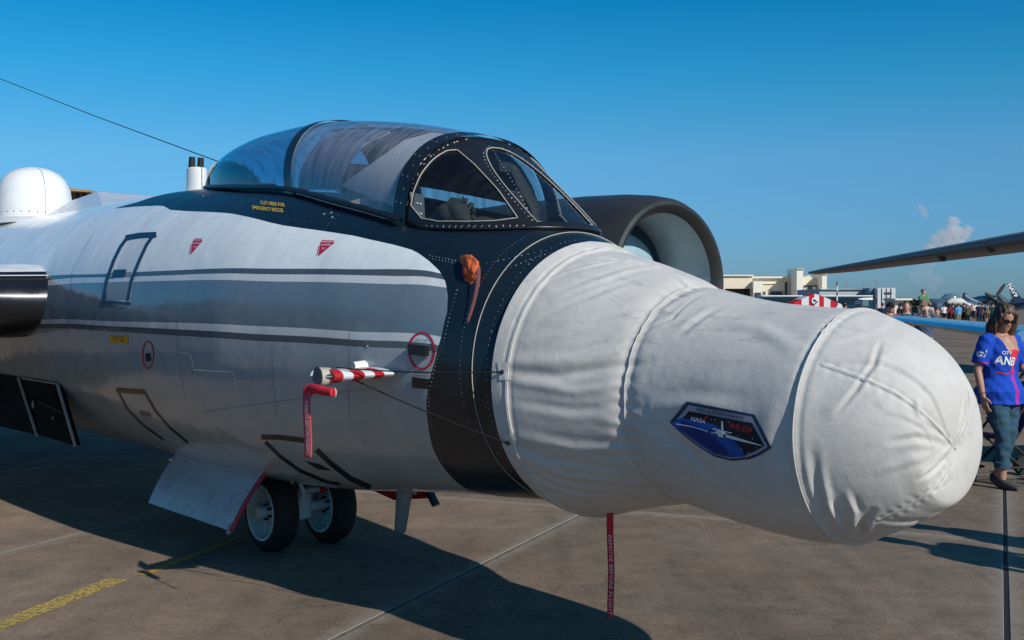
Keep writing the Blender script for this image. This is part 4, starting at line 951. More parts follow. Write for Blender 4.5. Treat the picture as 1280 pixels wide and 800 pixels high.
st2 = streamer('warning_streamer', 'narrow red cloth streamer hanging straight down under the nose cover', Vector((bt.x - .01, bt.y + .04, .70)), .495, .036, (.004, 0, .0), (.30, -1, 0), M['redcloth'], M['white_print'], .026, twist=.15, group='remove before flight streamers', text_off=.04)
# ---- crumpled orange plug over the air scoop with its strap
pg = thing('scoop_plug', 'crumpled orange cloth plug stuffed in a side scoop on the black nose band', 'plug', AX, AROT)
g0 = hit(hull_bvh, 590, 338, .0); gn = (hit(hull_bvh, 590, 338, .1) - g0).normalized(); up = Vector((0, .35, .93)).normalized(); fw = Vector((1, 0, -.15)).normalized()
pb = MB().loft([(g0 - gn * .01 + up * .045 - fw * .05, fw * .03, up * .006), (g0 + gn * .025 + up * .035 - fw * .02, fw * .07, up * .012 + gn * .02), (g0 + gn * .045 + up * .01, fw * .066, up * .03 + gn * .02), (g0 + gn * .03 - up * .035 + fw * .015, fw * .045, gn * .03), (g0 - up * .075 + fw * .01, fw * .02, gn * .012)], 16)
pbo = remeshed('plug_cloth', pb, M['orange'], .007, pg, 1)
for v in pbo.data.vertices:
    c = v.co; v.co += v.normal * (.0055 * math.sin(c.x * 90 + c.z * 40) * math.sin(c.z * 75 - c.y * 50) + .0015 * math.sin(c.x * 240 + c.y * 180))
MB().ball(g0 + gn * .04 - up * .03 - fw * .01, (.028, .012, .034), 12, 8).build('plug_lining', M['red'], pg)
tp = [hit(hull_bvh, 600, 336, .05), hit(hull_bvh, 604, 346, .055), hit(hull_bvh, 601, 366, .045), hit(hull_bvh, 595, 384, .03), hit(hull_bvh, 586, 408, .02)]
dn = MB(); V = []
for i, p in enumerate(tp):
    s_ = fw * .020 * (1 - .12 * i); V += [p - s_, p + s_ , p + s_ + gn * .002, p - s_ + gn * .002]
F = []
for i in range(len(tp) - 1):
    for j in range(4): F.append((i * 4 + j, i * 4 + (j + 1) % 4, i * 4 + 4 + (j + 1) % 4, i * 4 + 4 + j))
F += [(3, 2, 1, 0), tuple((len(tp) - 1) * 4 + j for j in range(4))]
sto = mesh('strap', [tuple(v) for v in V], F, M['strap'], pg)
so = sto.modifiers.new('s', 'SUBSURF'); so.levels = so.render_levels = 2

# ================================================================== GROUND
GA = Vector((.40, .917, 0)).normalized(); GN = Vector((GA.y, -GA.x, 0)); GROT = math.atan2(GA.y, GA.x) - R(90)   # slab joints run along GA
def concrete(name, joints):
    m, t, b = new_mat(name)
    geo = nd(t, 'ShaderNodeNewGeometry'); oi = nd(t, 'ShaderNodeObjectInfo')
    P = geo.outputs['Position']
    def noise(sc_, det, rough_=.6, vec=P):
        n = nd(t, 'ShaderNodeTexNoise'); setin(n, Scale=sc_, Detail=det, Roughness=rough_); t.links.new(vec, n.inputs['Vector']); return n.outputs[0]
    def rng_(src, a, b_, c, d): r = nd(t, 'ShaderNodeMapRange'); setin(r, From_Min=a, From_Max=b_, To_Min=c, To_Max=d); t.links.new(src, r.inputs[0]); return r.outputs[0]
    mpg = nd(t, 'ShaderNodeMapping'); mpg.inputs['Rotation'].default_value = (0, 0, -GROT); mpg.inputs['Scale'].default_value = (2.2, .16, 1); t.links.new(P, mpg.inputs[0])
    streak = rng_(noise(1.0, 6, .65, mpg.outputs[0]), .35, .68, 1.10, .80)
    big = math_n(t, 'MULTIPLY', rng_(noise(.55, 6), .3, .7, .76, 1.24), streak); mid = rng_(noise(5, 8, .7), .3, .7, .78, 1.22); fine = math_n(t, 'MULTIPLY', rng_(noise(95, 5, .75), .32, .68, .62, 1.42), rng_(noise(34, 4, .7), .3, .7, .82, 1.2)); tone = math_n(t, 'MULTIPLY', rng_(oi.outputs['Random'], 0, 1, .93, 1.07), oi.outputs['Alpha'])
    grit = rng_(noise(150, 2, .6), .64, .72, 1.0, 1.9)
    v = math_n(t, 'MULTIPLY', math_n(t, 'MULTIPLY', big, mid), math_n(t, 'MULTIPLY', math_n(t, 'MULTIPLY', fine, grit), tone))
    base = nd(t, 'ShaderNodeMix', data_type='RGBA'); base.inputs[6].default_value = (.208, .149, .104, 1); base.inputs[7].default_value = (.160, .124, .092, 1)
    t.links.new(rng_(noise(.9, 5), .35, .65, 0, 1), base.inputs[0])
    mx = nd(t, 'ShaderNodeMix', data_type='RGBA', blend_type='MULTIPLY'); mx.inputs[0].default_value = 1; t.links.new(base.outputs[2], mx.inputs[6]); t.links.new(v, mx.inputs[7])
    # dark oil stains
    st = rng_(noise(1.3, 5, .65), .60, .72, 1.0, .62); m3 = nd(t, 'ShaderNodeMix', data_type='RGBA', blend_type='MULTIPLY'); m3.inputs[0].default_value = 1; t.links.new(mx.outputs[2], m3.inputs[6]); t.links.new(st, m3.inputs[7])
    col = m3.outputs[2]
    if joints:    # worn pale edges of the slab
        tc = nd(t, 'ShaderNodeTexCoord'); sx = nd(t, 'ShaderNodeSeparateXYZ'); t.links.new(tc.outputs['Generated'], sx.inputs[0])
        def edge(o, L): a = math_n(t, 'ABSOLUTE', math_n(t, 'SUBTRACT', sx.outputs[o], .5), 0); return math_n(t, 'MULTIPLY', math_n(t, 'SUBTRACT', .5, a), L)
        d = math_n(t, 'MINIMUM', edge(0, 3.08), edge(1, 6.18))
        e = rng_(math_n(t, 'ADD', d, math_n(t, 'MULTIPLY', math_n(t, 'SUBTRACT', noise(9, 7, .75), .5), .34)), 0.0, .10, .8, 0)
        pm = nd(t, 'ShaderNodeMix', data_type='RGBA'); t.links.new(e, pm.inputs[0]); t.links.new(col, pm.inputs[6]); pm.inputs[7].default_value = (.27, .235, .195, 1); col = pm.outputs[2]
    # hairline cracks
    ck_ = nd(t, 'ShaderNodeTexVoronoi', feature='DISTANCE_TO_EDGE'); ck_.inputs['Scale'].default_value = .45
    wp = nd(t, 'ShaderNodeTexNoise'); setin(wp, Scale=1.6, Detail=6.0); t.links.new(P, wp.inputs['Vector'])
    ad = nd(t, 'ShaderNodeMix', data_type='RGBA', blend_type='ADD'); ad.inputs[0].default_value = 1.0; t.links.new(P, ad.inputs[6]); t.links.new(wp.outputs[1], ad.inputs[7]); t.links.new(ad.outputs[2], ck_.inputs['Vector'])
    ce = rng_(ck_.outputs[0], 0, .006, .75, 1.0); m4 = nd(t, 'ShaderNodeMix', data_type='RGBA', blend_type='MULTIPLY'); m4.inputs[0].default_value = 1; t.links.new(col, m4.inputs[6]); t.links.new(ce, m4.inputs[7])
    t.links.new(m4.outputs[2], b.inputs['Base Color']); b.inputs['Roughness'].default_value = .88; b.inputs['Specular IOR Level'].default_value = .25
    bp = nd(t, 'ShaderNodeBump'); setin(bp, Strength=.55, Distance=.006); t.links.new(noise(120, 5, .7), bp.inputs['Height']); t.links.new(bp.outputs[0], b.inputs['Normal'])
    return m
ap = mesh('ground', [(-6000, -6000, -.014), (6000, -6000, -.014), (6000, 9000, -.014), (-6000, 9000, -.014)], [(0, 1, 2, 3)], concrete('apron_concrete', False), None, False); tag(ap, kind='structure')
pav = link('pavement', None); tag(pav, kind='structure')
smb = MB(); hx, hy = 1.538, 3.088
smb.add([(-hx, -hy, -.02), (hx, -hy, -.02), (hx, hy, -.02), (-hx, hy, -.02), (-hx, -hy, -.006), (hx, -hy, -.006), (hx, hy, -.006), (-hx, hy, -.006), (-hx + .006, -hy + .006, 0), (hx - .006, -hy + .006, 0), (hx - .006, hy - .006, 0), (-hx + .006, hy - .006, 0)],
        [(0, 1, 5, 4), (1, 2, 6, 5), (2, 3, 7, 6), (3, 0, 4, 7), (4, 5, 9, 8), (5, 6, 10, 9), (6, 7, 11, 10), (7, 4, 8, 11), (8, 9, 10, 11)])
slab = smb.build('concrete_slab', concrete('slab_concrete', True), pav, False)
first = True
for i in range(-9, 10):
    for j in range(-1, 10):
        n_, a_ = .03 + 3.1 * (i + .5), 2.47 + 6.2 * (j + .5)
        p = GN * n_ + GA * a_
        if p.y < -1 or p.y > 46 or abs(p.x) > 4 + p.y * .55: continue
        o = slab if first else slab.copy()
        if not first: COL.objects.link(o)
        o.color = (1, 1, 1, 1.38 if n_ < -6.1 else 1.15 if n_ < -3.1 else 1.0)      # older, paler slabs on the left
        first = False; o.location = (p.x, p.y, random.uniform(-.0012, .0012)); o.rotation_euler = (0, 0, GROT)
# joint filler
jm, jd = MB(), MB()
for i in range(-9, 11):
    n_ = .03 + 3.1 * i
    (jd if i == 0 else jm).box(GN * n_ + GA * 25 + Vector((0, 0, -.008)), (.026, 60, .008), (0, 0, GROT))
for j in range(0, 11): jm.box(GA * (2.47 + 6.2 * j) + Vector((0, 0, -.0085)), (60, .03, .008), (0, 0, GROT))
tag(jm.build('joint_filler', mat('pale_joint_filler', (.12, .10, .08), .9, var=.5, scale=9), None, False), kind='structure'); tag(jd.build('joint_filler', mat('black_joint_filler', (.012, .012, .012), .8), None, False), kind='structure')
# worn yellow line
def worn(name, col, thr):
    m, t, b = new_mat(name); b.inputs['Base Color'].default_value = c4(col); b.inputs['Roughness'].default_value = .85
    o = t.nodes['Material Output']; tr = nd(t, 'ShaderNodeBsdfTransparent'); geo = nd(t, 'ShaderNodeNewGeometry')
    n = nd(t, 'ShaderNodeTexNoise'); setin(n, Scale=34.0, Detail=10.0, Roughness=.82); t.links.new(geo.outputs['Position'], n.inputs['Vector'])
    r = nd(t, 'ShaderNodeMapRange'); setin(r, From_Min=thr - .04, From_Max=thr + .04, To_Min=0.0, To_Max=1.0); t.links.new(n.outputs[0], r.inputs[0])
    n2 = nd(t, 'ShaderNodeTexNoise'); setin(n2, Scale=3.0, Detail=6.0); t.links.new(geo.outputs['Position'], n2.inputs['Vector'])
    mx = nd(t, 'ShaderNodeMix', data_type='RGBA'); mx.inputs[6].default_value = c4([x * .62 for x in col]); mx.inputs[7].default_value = c4(col); t.links.new(n2.outputs[0], mx.inputs[0]); t.links.new(mx.outputs[2], b.inputs['Base Color'])
    ms = nd(t, 'ShaderNodeMixShader'); t.links.new(r.outputs[0], ms.inputs[0]); t.links.new(tr.outputs[0], ms.inputs[1]); t.links.new(b.outputs[0], ms.inputs[2]); t.links.new(ms.outputs[0], o.inputs[0])
    return m
def gp(px, py): d = rowd(py); return Vector(((px - 640) / FPX * d, d, 0))
def stripe(pts, wd, m, name='painted_line', z=.004):
    P = [gp(*p) if len(p) == 2 else Vector(p) for p in pts]; V = []; n = 24; F = []
    Q = []
    for a, b in zip(P, P[1:]):
        for i in range(n): Q.append(a.lerp(b, i / n))
    Q.append(P[-1])
    for i, q in enumerate(Q):
        d = (Q[min(i + 1, len(Q) - 1)] - Q[max(i - 1, 0)]).normalized(); s_ = Vector((-d.y, d.x, 0)) * wd / 2 * random.uniform(.9, 1.1); V += [q + s_ + Vector((0, 0, z)), q - s_ + Vector((0, 0, z))]
    for i in range(len(Q) - 1): F.append((2 * i, 2 * i + 1, 2 * i + 3, 2 * i + 2))
    return tag(mesh(name, [tuple(v) for v in V], F, m, None, False), kind='structure')
stripe([(-60, 806), (148, 724)], .14, worn('worn_yellow', (.62, .44, .12), .475)); stripe([(176, 720), (304, 671)], .075, worn('thin_yellow', (.58, .33, .05), .45)); stripe([(304, 671), (420, 634)], .06, worn('faint_yellow', (.42, .25, .05), .54))

# ================================================================== PEOPLE
SKIN = mat('skin', (.48, .27, .19), .5, var=.1); SKIN2 = mat('tanned_skin', (.42, .22, .15), .5, var=.1)
HAIRM = dict(brown=mat('brown_hair', (.075, .042, .025), .5, var=.5, scale=30), black=mat('black_hair', (.012, .010, .009), .5), grey=mat('grey_hair', (.25, .24, .22), .6), fair=mat('fair_brown_hair', (.17, .095, .05), .55, var=.4, scale=20))
def clothm(name, col): return mat(name, col, .85, var=.14, scale=14, spec=.2, bump=.25, bscale=30)
def limb(mb, pts, rs, n=12): mb.tube(pts, list(rs), n)
def hand(mb, wr, dirv, outw, k=1.0, curl=.25):
    """palm with four unequal fingers and a thumb leaving its side"""
    d = Vector(dirv).normalized(); o = (Vector(outw) - d * Vector(outw).dot(d)).normalized(); nrm = d.cross(o)
    wr = Vector(wr); mb.loft([(wr - d * .01, o * .024 * k, nrm * .018 * k), (wr + d * .035 * k, o * .037 * k, nrm * .016 * k), (wr + d * .085 * k, o * .041 * k, nrm * .014 * k), (wr + d * .095 * k, o * .036 * k, nrm * .010 * k)], 12)
    for i, L in enumerate((.072, .080, .074, .058)):
        b = wr + d * .085 * k + o * (.030 - .0205 * i) * k; c1 = b + d * L * .5 * k - nrm * curl * .02 * k; c2 = b + d * L * .95 * k - nrm * curl * .075 * k
        mb.tube([b - d * .02 * k, b, c1, c2], [.0095 * k, .0098 * k, .009 * k, .0075 * k], 8)
    tb = wr + d * .03 * k + o * .028 * k; mb.tube([wr + d * .015 * k + o * .015 * k, tb + o * .012 * k, tb + o * .030 * k + d * .032 * k - nrm * .012 * k, tb + o * .032 * k + d * .058 * k - nrm * .022 * k], [.012 * k, .013 * k, .0105 * k, .008 * k], 8)
def figure(name, label, group=None, H=1.75, skin=SKIN, shirt=None, pants=None, shoe=None, hair=None, hair_long=0.0, legs=None, arms=None, headrot=(0, 0, 0), sleeve=.45, leg_len=1.0, shirt_hem=.90, voxel=.016, female=False, loose=.018, sit=False):
    """one continuous body skin, facing -Y, with clothing and hair as children"""
    root = thing(name, label, 'person', group=group)
    k = H / 1.75; S = lambda p: Vector(p) * k
    legs = legs or [((-.09, 0, .92), (-.10, -.01, .50), (-.11, .02, .08)), ((.09, 0, .92), (.10, -.01, .50), (.11, .02, .08))]
    arms = arms or [((-.185, .01, 1.41), (-.245, .03, 1.14), (-.255, -.05, .90)), ((.185, .01, 1.41), (.245, .03, 1.14), (.255, -.05, .90))]
    hipw = 1.08 if female else 1.0; shw = .90 if female else 1.0
    TS = [(.84, .13 * hipw, .105, 0), (.93, .170 * hipw, .122, .005), (1.06, .145, .108, 0), (1.2, .158, .115, -.005), (1.32, .178 * shw, .125, -.01), (1.40, .172 * shw, .105, .0), (1.455, .115, .08, .012), (1.49, .066, .064, .015), (1.56, .054, .058, .0)]
    b = MB(); b.loft([(S((0, cy, z)), S((hx_, 0, 0)), S((0, hy_, 0))) for z, hx_, hy_, cy in TS], 20)
    HM = Matrix.Translation(S((0, .0, 1.52))) @ Euler(headrot).to_matrix().to_4x4() @ Matrix.Translation(S((0, .0, -1.52)))
    hp_ = lambda p: HM @ S(p)
    hd = MB()
    for z, hx_, hy_, cy in [(1.515, .030, .035, -.035), (1.535, .046, .060, -.035), (1.565, .058, .078, -.022), (1.60, .068, .090, -.012), (1.645, .074, .097, -.004), (1.69, .073, .094, .004), (1.725, .056, .074, .006), (1.748, .022, .03, .006)]:
        hd_c = (0, cy, z); b_ = (hp_(hd_c), HM.to_3x3() @ S((hx_, 0, 0)), HM.to_3x3() @ S((0, hy_, 0)))
        hd.f.append(b_)
    b.loft(list(hd.f), 20)
    b.loft([(hp_((0, -.085, 1.638)), HM.to_3x3() @ S((.007, 0, 0)), HM.to_3x3() @ S((0, .012, .004))), (hp_((0, -.103, 1.61)), HM.to_3x3() @ S((.011, 0, 0)), HM.to_3x3() @ S((0, .014, .003))), (hp_((0, -.096, 1.592)), HM.to_3x3() @ S((.013, 0, 0)), HM.to_3x3() @ S((0, .014, 0)))], 8)   # nose
    b.ball(hp_((0, -.086, 1.566)), tuple(S((.022, .012, .006))), 10, 6); b.ball(hp_((0, -.084, 1.555)), tuple(S((.019, .012, .007))), 10, 6); b.ball(hp_((0, -.078, 1.528)), tuple(S((.022, .018, .014))), 10, 6)   # lips and chin
    for sx in (-1, 1): b.loft([(hp_((sx * .072, .005, 1.59)), HM.to_3x3() @ S((.006, 0, 0)), HM.to_3x3() @ S((0, .012, 0))), (hp_((sx * .082, .012, 1.62)), HM.to_3x3() @ S((.008, 0, 0)), HM.to_3x3() @ S((0, .018, 0))), (hp_((sx * .08, .014, 1.648)), HM.to_3x3() @ S((.005, 0, 0)), HM.to_3x3() @ S((0, .012, 0)))], 8)
    fatter = 1.12 if female else 1.0
    for (h_, kn, an) in legs:
        h_, kn, an = S(h_), S(kn), S(an)
        limb(b, [h_ + S((0, 0, .04)), h_.lerp(kn, .35), kn, kn.lerp(an, .35), an], [.098 * k * fatter, .085 * k * fatter, .058 * k, .056 * k, .037 * k])
        ft = an - S((0, 0, .045)); b.loft([(ft + S((0, .04, 0)), S((.030, 0, 0)), S((0, 0, .035))), (ft + S((0, -.04, -.005)), S((.036, 0, 0)), S((0, 0, .034))), (ft + S((0, -.13, -.018)), S((.042, 0, 0)), S((0, 0, .018)))], 10)
    for i, (sh_, el, wr) in enumerate(arms):
        sh_, el, wr = S(sh_), S(el), S(wr); sh2 = Vector((sh_.x * shw, sh_.y, sh_.z))
        limb(b, [sh2 + Vector((-.03 * (1 if sh2.x > 0 else -1), 0, .01)) * k, sh2, sh2.lerp(el, .4), el, el.lerp(wr, .4), wr], [.05 * k, .056 * k, .047 * k * fatter, .039 * k, .037 * k, .026 * k])
        hand(b, wr, wr - el, (0, -1, .0), k * 1.0, .5)
    remeshed('body', b, skin, voxel, root, 2)
    g = loose
    if shirt:
        c = MB(); top = [t_ for t_ in TS if shirt_hem - .02 <= t_[0] <= 1.47]; top = [(shirt_hem, top[0][1] + .012, top[0][2] + .012, top[0][3])] + top if top[0][0] > shirt_hem + .03 else top
        c.loft([(S((0, cy, z)), S((hx_ + g + (.062 if z < 1.0 and female else .012 if z < 1.2 else 0), 0, 0)), S((0, hy_ + g + (.055 if z < 1.0 and female else 0), 0))) for z, hx_, hy_, cy in top], 24)
        for (sh_, el, wr) in arms:
            sh_, el, wr = S(sh_), S(el), S(wr); sh_ = Vector((sh_.x * shw, sh_.y, sh_.z)); e = sh_.lerp(el, min(1, sleeve * 1.6)) if sleeve < .62 else el
            pts = [sh_ + Vector((-.05 * (1 if sh_.x > 0 else -1), 0, .012)) * k, sh_, sh_.lerp(e, .5), e]; rs_ = [.07 * k, .075 * k, .070 * k + g * .4, .066 * k + g * .5]
            if sleeve >= .9: pts += [el.lerp(wr, .9)]; rs_ = [.07 * k, .072 * k, .062 * k, .056 * k, .042 * k]
            limb(c, pts, rs_)
        so_ = remeshed('shirt', c, shirt, voxel * .9, root, 1)
        for v in so_.data.vertices: q_ = v.co; v.co += v.normal * .006 * k * (math.sin(q_.z * 38 + q_.x * 21) * math.sin(q_.x * 33 - q_.y * 25 + q_.z * 9))
    if pants:
        c = MB(); c.loft([(S((0, cy, z)), S((hx_ + g * .7, 0, 0)), S((0, hy_ + g * .7, 0))) for z, hx_, hy_, cy in TS[:3]], 22)
        for (h_, kn, an) in legs:
            h_, kn, an = S(h_), S(kn), S(an); pts = [h_ + S((0, 0, .03)), h_.lerp(kn, .4), kn]; rs_ = [.108 * k * fatter, .097 * k * fatter, .076 * k]
            if leg_len > .55: pts += [kn.lerp(an, .4), kn.lerp(an, (leg_len - .5) * 2 * .96)]; rs_ += [.071 * k, .062 * k]
            limb(c, pts, rs_, 14)
        po = remeshed('trousers' if leg_len > .55 else 'shorts', c, pants, voxel * .9, root, 1)
        for v in po.data.vertices: q_ = v.co; v.co += v.normal * .006 * k * math.sin(q_.z * 60 + q_.x * 30) * math.sin(q_.y * 40 + q_.z * 23)
    if shoe:
        for (h_, kn, an) in legs:
            ft = S(an) - S((0, 0, .04)); ft.z = max(ft.z, .04 * k) if abs(S(an).z) < .2 else ft.z
            MB().loft([(ft + S((0, .065, .01)), S((.03, 0, 0)), S((0, .0, .042))), (ft + S((0, .02, .01)), S((.042, 0, 0)), S((0, 0, .05))), (ft + S((0, -.06, -.0)), S((.048, 0, 0)), S((0, 0, .04))), (ft + S((0, -.15, -.012)), S((.048, 0, 0)), S((0, 0, .027))), (ft + S((0, -.19, -.018)), S((.028, 0, 0)), S((0, 0, .018)))], 14, e=.8).build('shoe', shoe, root)
    if hair:
        c = MB(); rot = HM.to_3x3()
        c.loft([(hp_((0, .028, 1.62 - hair_long * .4)), rot @ S((.062 + hair_long * .10, 0, 0)), rot @ S((0, .075, 0))), (hp_((0, .030, 1.63)), rot @ S((.085, 0, 0)), rot @ S((0, .084, 0))), (hp_((0, .022, 1.69)), rot @ S((.086, 0, 0)), rot @ S((0, .098, 0))), (hp_((0, .012, 1.735)), rot @ S((.074, 0, 0)), rot @ S((0, .092, 0))), (hp_((0, .010, 1.772)), rot @ S((.035, 0, 0)), rot @ S((0, .05, 0)))], 20)
        if hair_long:
            for sx in (-1, 1):
                c.tube([hp_((sx * .03, -.055, 1.735)), hp_((sx * .078, -.055, 1.68)), hp_((sx * .094, -.03, 1.60)), hp_((sx * .10, -.035, 1.53)), hp_((sx * .105, -.05, 1.53 - hair_long))], [.022 * k, .028 * k, .033 * k, .036 * k, .016 * k], 10)
            c.loft([(hp_((0, .05, 1.6)), rot @ S((.09, 0, 0)), rot @ S((0, .06, 0))), (hp_((0, .065, 1.52)), rot @ S((.11, 0, 0)), rot @ S((0, .055, 0))), (hp_((0, .06, 1.52 - hair_long)), rot @ S((.085, 0, 0)), rot @ S((0, .03, 0)))], 16)
        remeshed('hair', c, hair, max(.011, voxel * .8), root, 2)
    root['hm'] = 0; del root['hm']
    return root, HM, k
# ---- the woman at the right edge
BLUE = clothm('royal_blue_jersey', (.010, .065, .44)); REDTOP = clothm('red_undershirt', (.62, .03, .06)); JEAN = mat('blue_denim', (.035, .085, .125), .85, var=.3, scale=9, bump=.4, bscale=60, spec=.2); MAG = clothm('magenta_trim', (.45, .03, .30))
SHOE = mat('grey_brown_shoe', (.07, .06, .055), .7)
wm, wHM, wk = figure('person', 'woman in a blue jersey, rolled jeans and sunglasses standing beside the cloth covered nose', H=1.67, skin=SKIN2, shirt=BLUE, pants=JEAN, shoe=SHOE, hair=HAIRM['brown'], hair_long=.16,
    legs=[((-.095, 0, .92), (-.11, -.12, .51), (-.10, -.10, .085)), ((.095, 0, .92), (.085, -.03, .50), (.10, .12, .085))],
    arms=[((-.20, .01, 1.41), (-.275, .035, 1.13), (-.275, -.03, .88)), ((.20, .0, 1.41), (.26, -.05, 1.13), (.20, -.26, 1.02))],
    headrot=(.40, .05, -.22), sleeve=.5, leg_len=.86, shirt_hem=.80, voxel=.0095, female=True, loose=.028)
wm.location = (4.50, 10.32, .0); wm.rotation_euler = (0, 0, R(27))
sh_o = [c for c in wm.children if c.name.startswith('shirt')][0]; sh_o.name = 'jersey'
me = sh_o.data; me.materials.append(REDTOP); me.materials.append(SKIN2); me.materials.append(MAG)
for p in me.polygons:
    c = p.center / wk; zv = 1.12
    if c.y < -.02 and abs(c.x) < (c.z - zv) * .36 and c.z > zv: p.material_index = 1 if c.z < 1.33 - abs(c.x) * .3 else 2
    elif c.y < 0 and abs(abs(c.x) - max(0, (c.z - zv) * .36) - .012) < .008 and c.z < zv + .02: p.material_index = 3
    elif abs(abs(c.x) - (.262)) < .05 and 1.19 < c.z < 1.205: p.material_index = 3
jb = BVHTree.FromPolygons([v.co[:] for v in me.vertices], [p.vertices[:] for p in me.polygons])
def on_jersey(x, z, off=.004):
    p, n, i, d = jb.ray_cast(Vector((x, -1, z)), Vector((0, 1, 0)))
    if p is None: p, n, i, d = jb.find_nearest(Vector((x, -.15, z)))
    return p + Vector((0, -off, 0))
def jersey_text(txt, size, cx, cz, m, ang=0, sx=1, bold=0):
    ca, sa = math.cos(R(ang)), math.sin(R(ang)); text_on('lettering', txt, size, lambda x, y: on_jersey(cx + x * sx * ca - y * sa, cz + x * sx * sa + y * ca), m, sh_o, step=.02, bold=bold)
jersey_text('ANB', .105, -.075, 1.16, MW, -6, .82, .003); jersey_text('CITY', .042, -.08, 1.235, MW, -6, .9, .001)
patch('jersey_swoosh', ribbon_poly([(-.15, 1.06), (-.08, 1.045), (-.01, 1.055), (.02, 1.075)], (.006, .006)), .02, .02, on_jersey, REDTOP, sh_o)
def on_sleeve(x, z): 
    p, n, i, d = jb.ray_cast(Vector((x - .25, -1, z)), Vector((.22, 1, 0)).normalized())
    if p is None: p, n, i, d = jb.find_nearest(Vector((x, -.1, z)))
    return p + Vector((-.002, -.005, 0))
patch('sleeve_aircraft', ribbon_poly([(-.315, 1.262), (-.27, 1.252), (-.225, 1.235)], (.006, .006)), .01, .01, on_sleeve, MW, sh_o); patch('sleeve_aircraft', ribbon_poly([(-.275, 1.275), (-.27, 1.252), (-.268, 1.235)], (.008, .006)), .01, .01, on_sleeve, MW, sh_o)
text_on('lettering', 'USA', .035, lambda x, y: on_sleeve(-.268 + x, 1.212 + y), MW, sh_o, step=.02)
hr_ = [c for c in wm.children if c.name.startswith('hair')][0]
for v in hr_.data.vertices:
    q_ = v.co; a_h = math.atan2(q_.x, q_.y - .03); v.co += v.normal * (.006 * math.sin(a_h * 26 + q_.z * 9) + .004 * math.sin(a_h * 47 - q_.z * 14 + 1) + .005 * math.sin(q_.z * 45 + a_h * 4))
rot3 = wHM.to_3x3()
sg = MB()
for sx in (-1, 1):
    c = wHM @ (Vector((sx * .034, -.098, 1.638)) * wk); sg.loft([(c + rot3 @ Vector((0, .004, 0)), rot3 @ Vector((.032, .0, 0)), rot3 @ Vector((0, .002, .022))), (c - rot3 @ Vector((0, .006, 0)), rot3 @ Vector((.029, .0, 0)), rot3 @ Vector((0, .002, .019)))], 16)
glo = sg.build('sunglasses', mat('dark_lens', (.01, .008, .008), .08), wm)
fr_ = MB()
for sx in (-1, 1): fr_.tube([wHM @ (Vector((sx * .066, -.09, 1.642)) * wk), wHM @ (Vector((sx * .082, -.03, 1.642)) * wk), wHM @ (Vector((sx * .082, .02, 1.64)) * wk)], .004, 6)
fr_.tube([wHM @ (Vector((-.008, -.106, 1.643)) * wk), wHM @ (Vector((.008, -.106, 1.643)) * wk)], .004, 6).build('glasses_frame', M['black'], glo)
for (h_, kn, an) in [((-.095, 0, .92), (-.11, -.12, .51), (-.10, -.10, .085)), ((.095, 0, .92), (.085, -.03, .50), (.10, .12, .085))]:
    kn, an = Vector(kn) * wk, Vector(an) * wk; a, b_ = kn.lerp(an, .58), kn.lerp(an, .72)
    MB().tube([a, a.lerp(b_, .1), b_, b_ + (b_ - a) * .02], [.066, .074, .073, .062], 18).build('jeans_cuff', JEAN, wm)
wr_ = Vector((-.275, -.02, .92)) * wk
MB().tube([wr_ + Vector((.032 * math.cos(a), .032 * math.sin(a), .004 * math.sin(a))) for a in np.linspace(0, 6.283, 18)], .0035, 6).build('bracelet', M['steel'], wm)
# ---- other visitors: a few builds, copied and re-dressed
NAVY, BLK, TEE = clothm('navy_cloth', (.015, .025, .06)), clothm('black_cloth', (.012, .012, .014)), clothm('slate_blue_tee', (.07, .10, .15))
KHAKI, OLIVE, SKYB, REDC, MAR, WHT, PINK, TEAL, GRN = (clothm(n, c) for n, c in (('khaki_cloth', (.30, .22, .13)), ('olive_cloth', (.08, .08, .045)), ('sky_blue_cloth', (.08, .33, .62)), ('red_cloth_shirt', (.55, .02, .03)), ('maroon_cloth', (.16, .02, .035)), ('white_cloth', (.70, .69, .67)), ('pink_cloth', (.60, .30, .28)), ('dark_teal_cloth', (.02, .06, .075)), ('green_cloth', (.06, .22, .10))))
proto = {}
st_legs = None; walk = [((-.09, 0, .92), (-.10, -.12, .52), (-.11, -.12, .085)), ((.09, 0, .92), (.10, -.02, .50), (.11, .20, .12))]
akimbo = [((-.185, .01, 1.41), (-.33, .06, 1.17), (-.19, -.08, 1.02)), ((.185, .01, 1.41), (.245, .03, 1.14), (.255, -.05, .90))]
hold = [((-.185, .01, 1.41), (-.24, -.02, 1.14), (-.12, -.26, 1.18)), ((.185, .01, 1.41), (.24, -.02, 1.14), (.12, -.26, 1.18))]
protos = [dict(shirt=NAVY, pants=BLK, shoe=BLK, hair=HAIRM['black']), dict(shirt=NAVY, pants=KHAKI, shoe=BLK, hair=HAIRM['brown'], legs=walk, leg_len=.5), dict(shirt=NAVY, pants=BLK, shoe=BLK, hair=HAIRM['brown'], arms=hold), dict(shirt=NAVY, pants=JEAN, shoe=BLK, hair=HAIRM['fair'], hair_long=.14, legs=walk, female=True, arms=akimbo)]
def redress(root, kinds):
    for ch in root.children:
        n = ch.name.split('.')[0]; mm = kinds.get(n)
        if mm: ch.material_slots[0].link = 'OBJECT'; ch.material_slots[0].material = mm
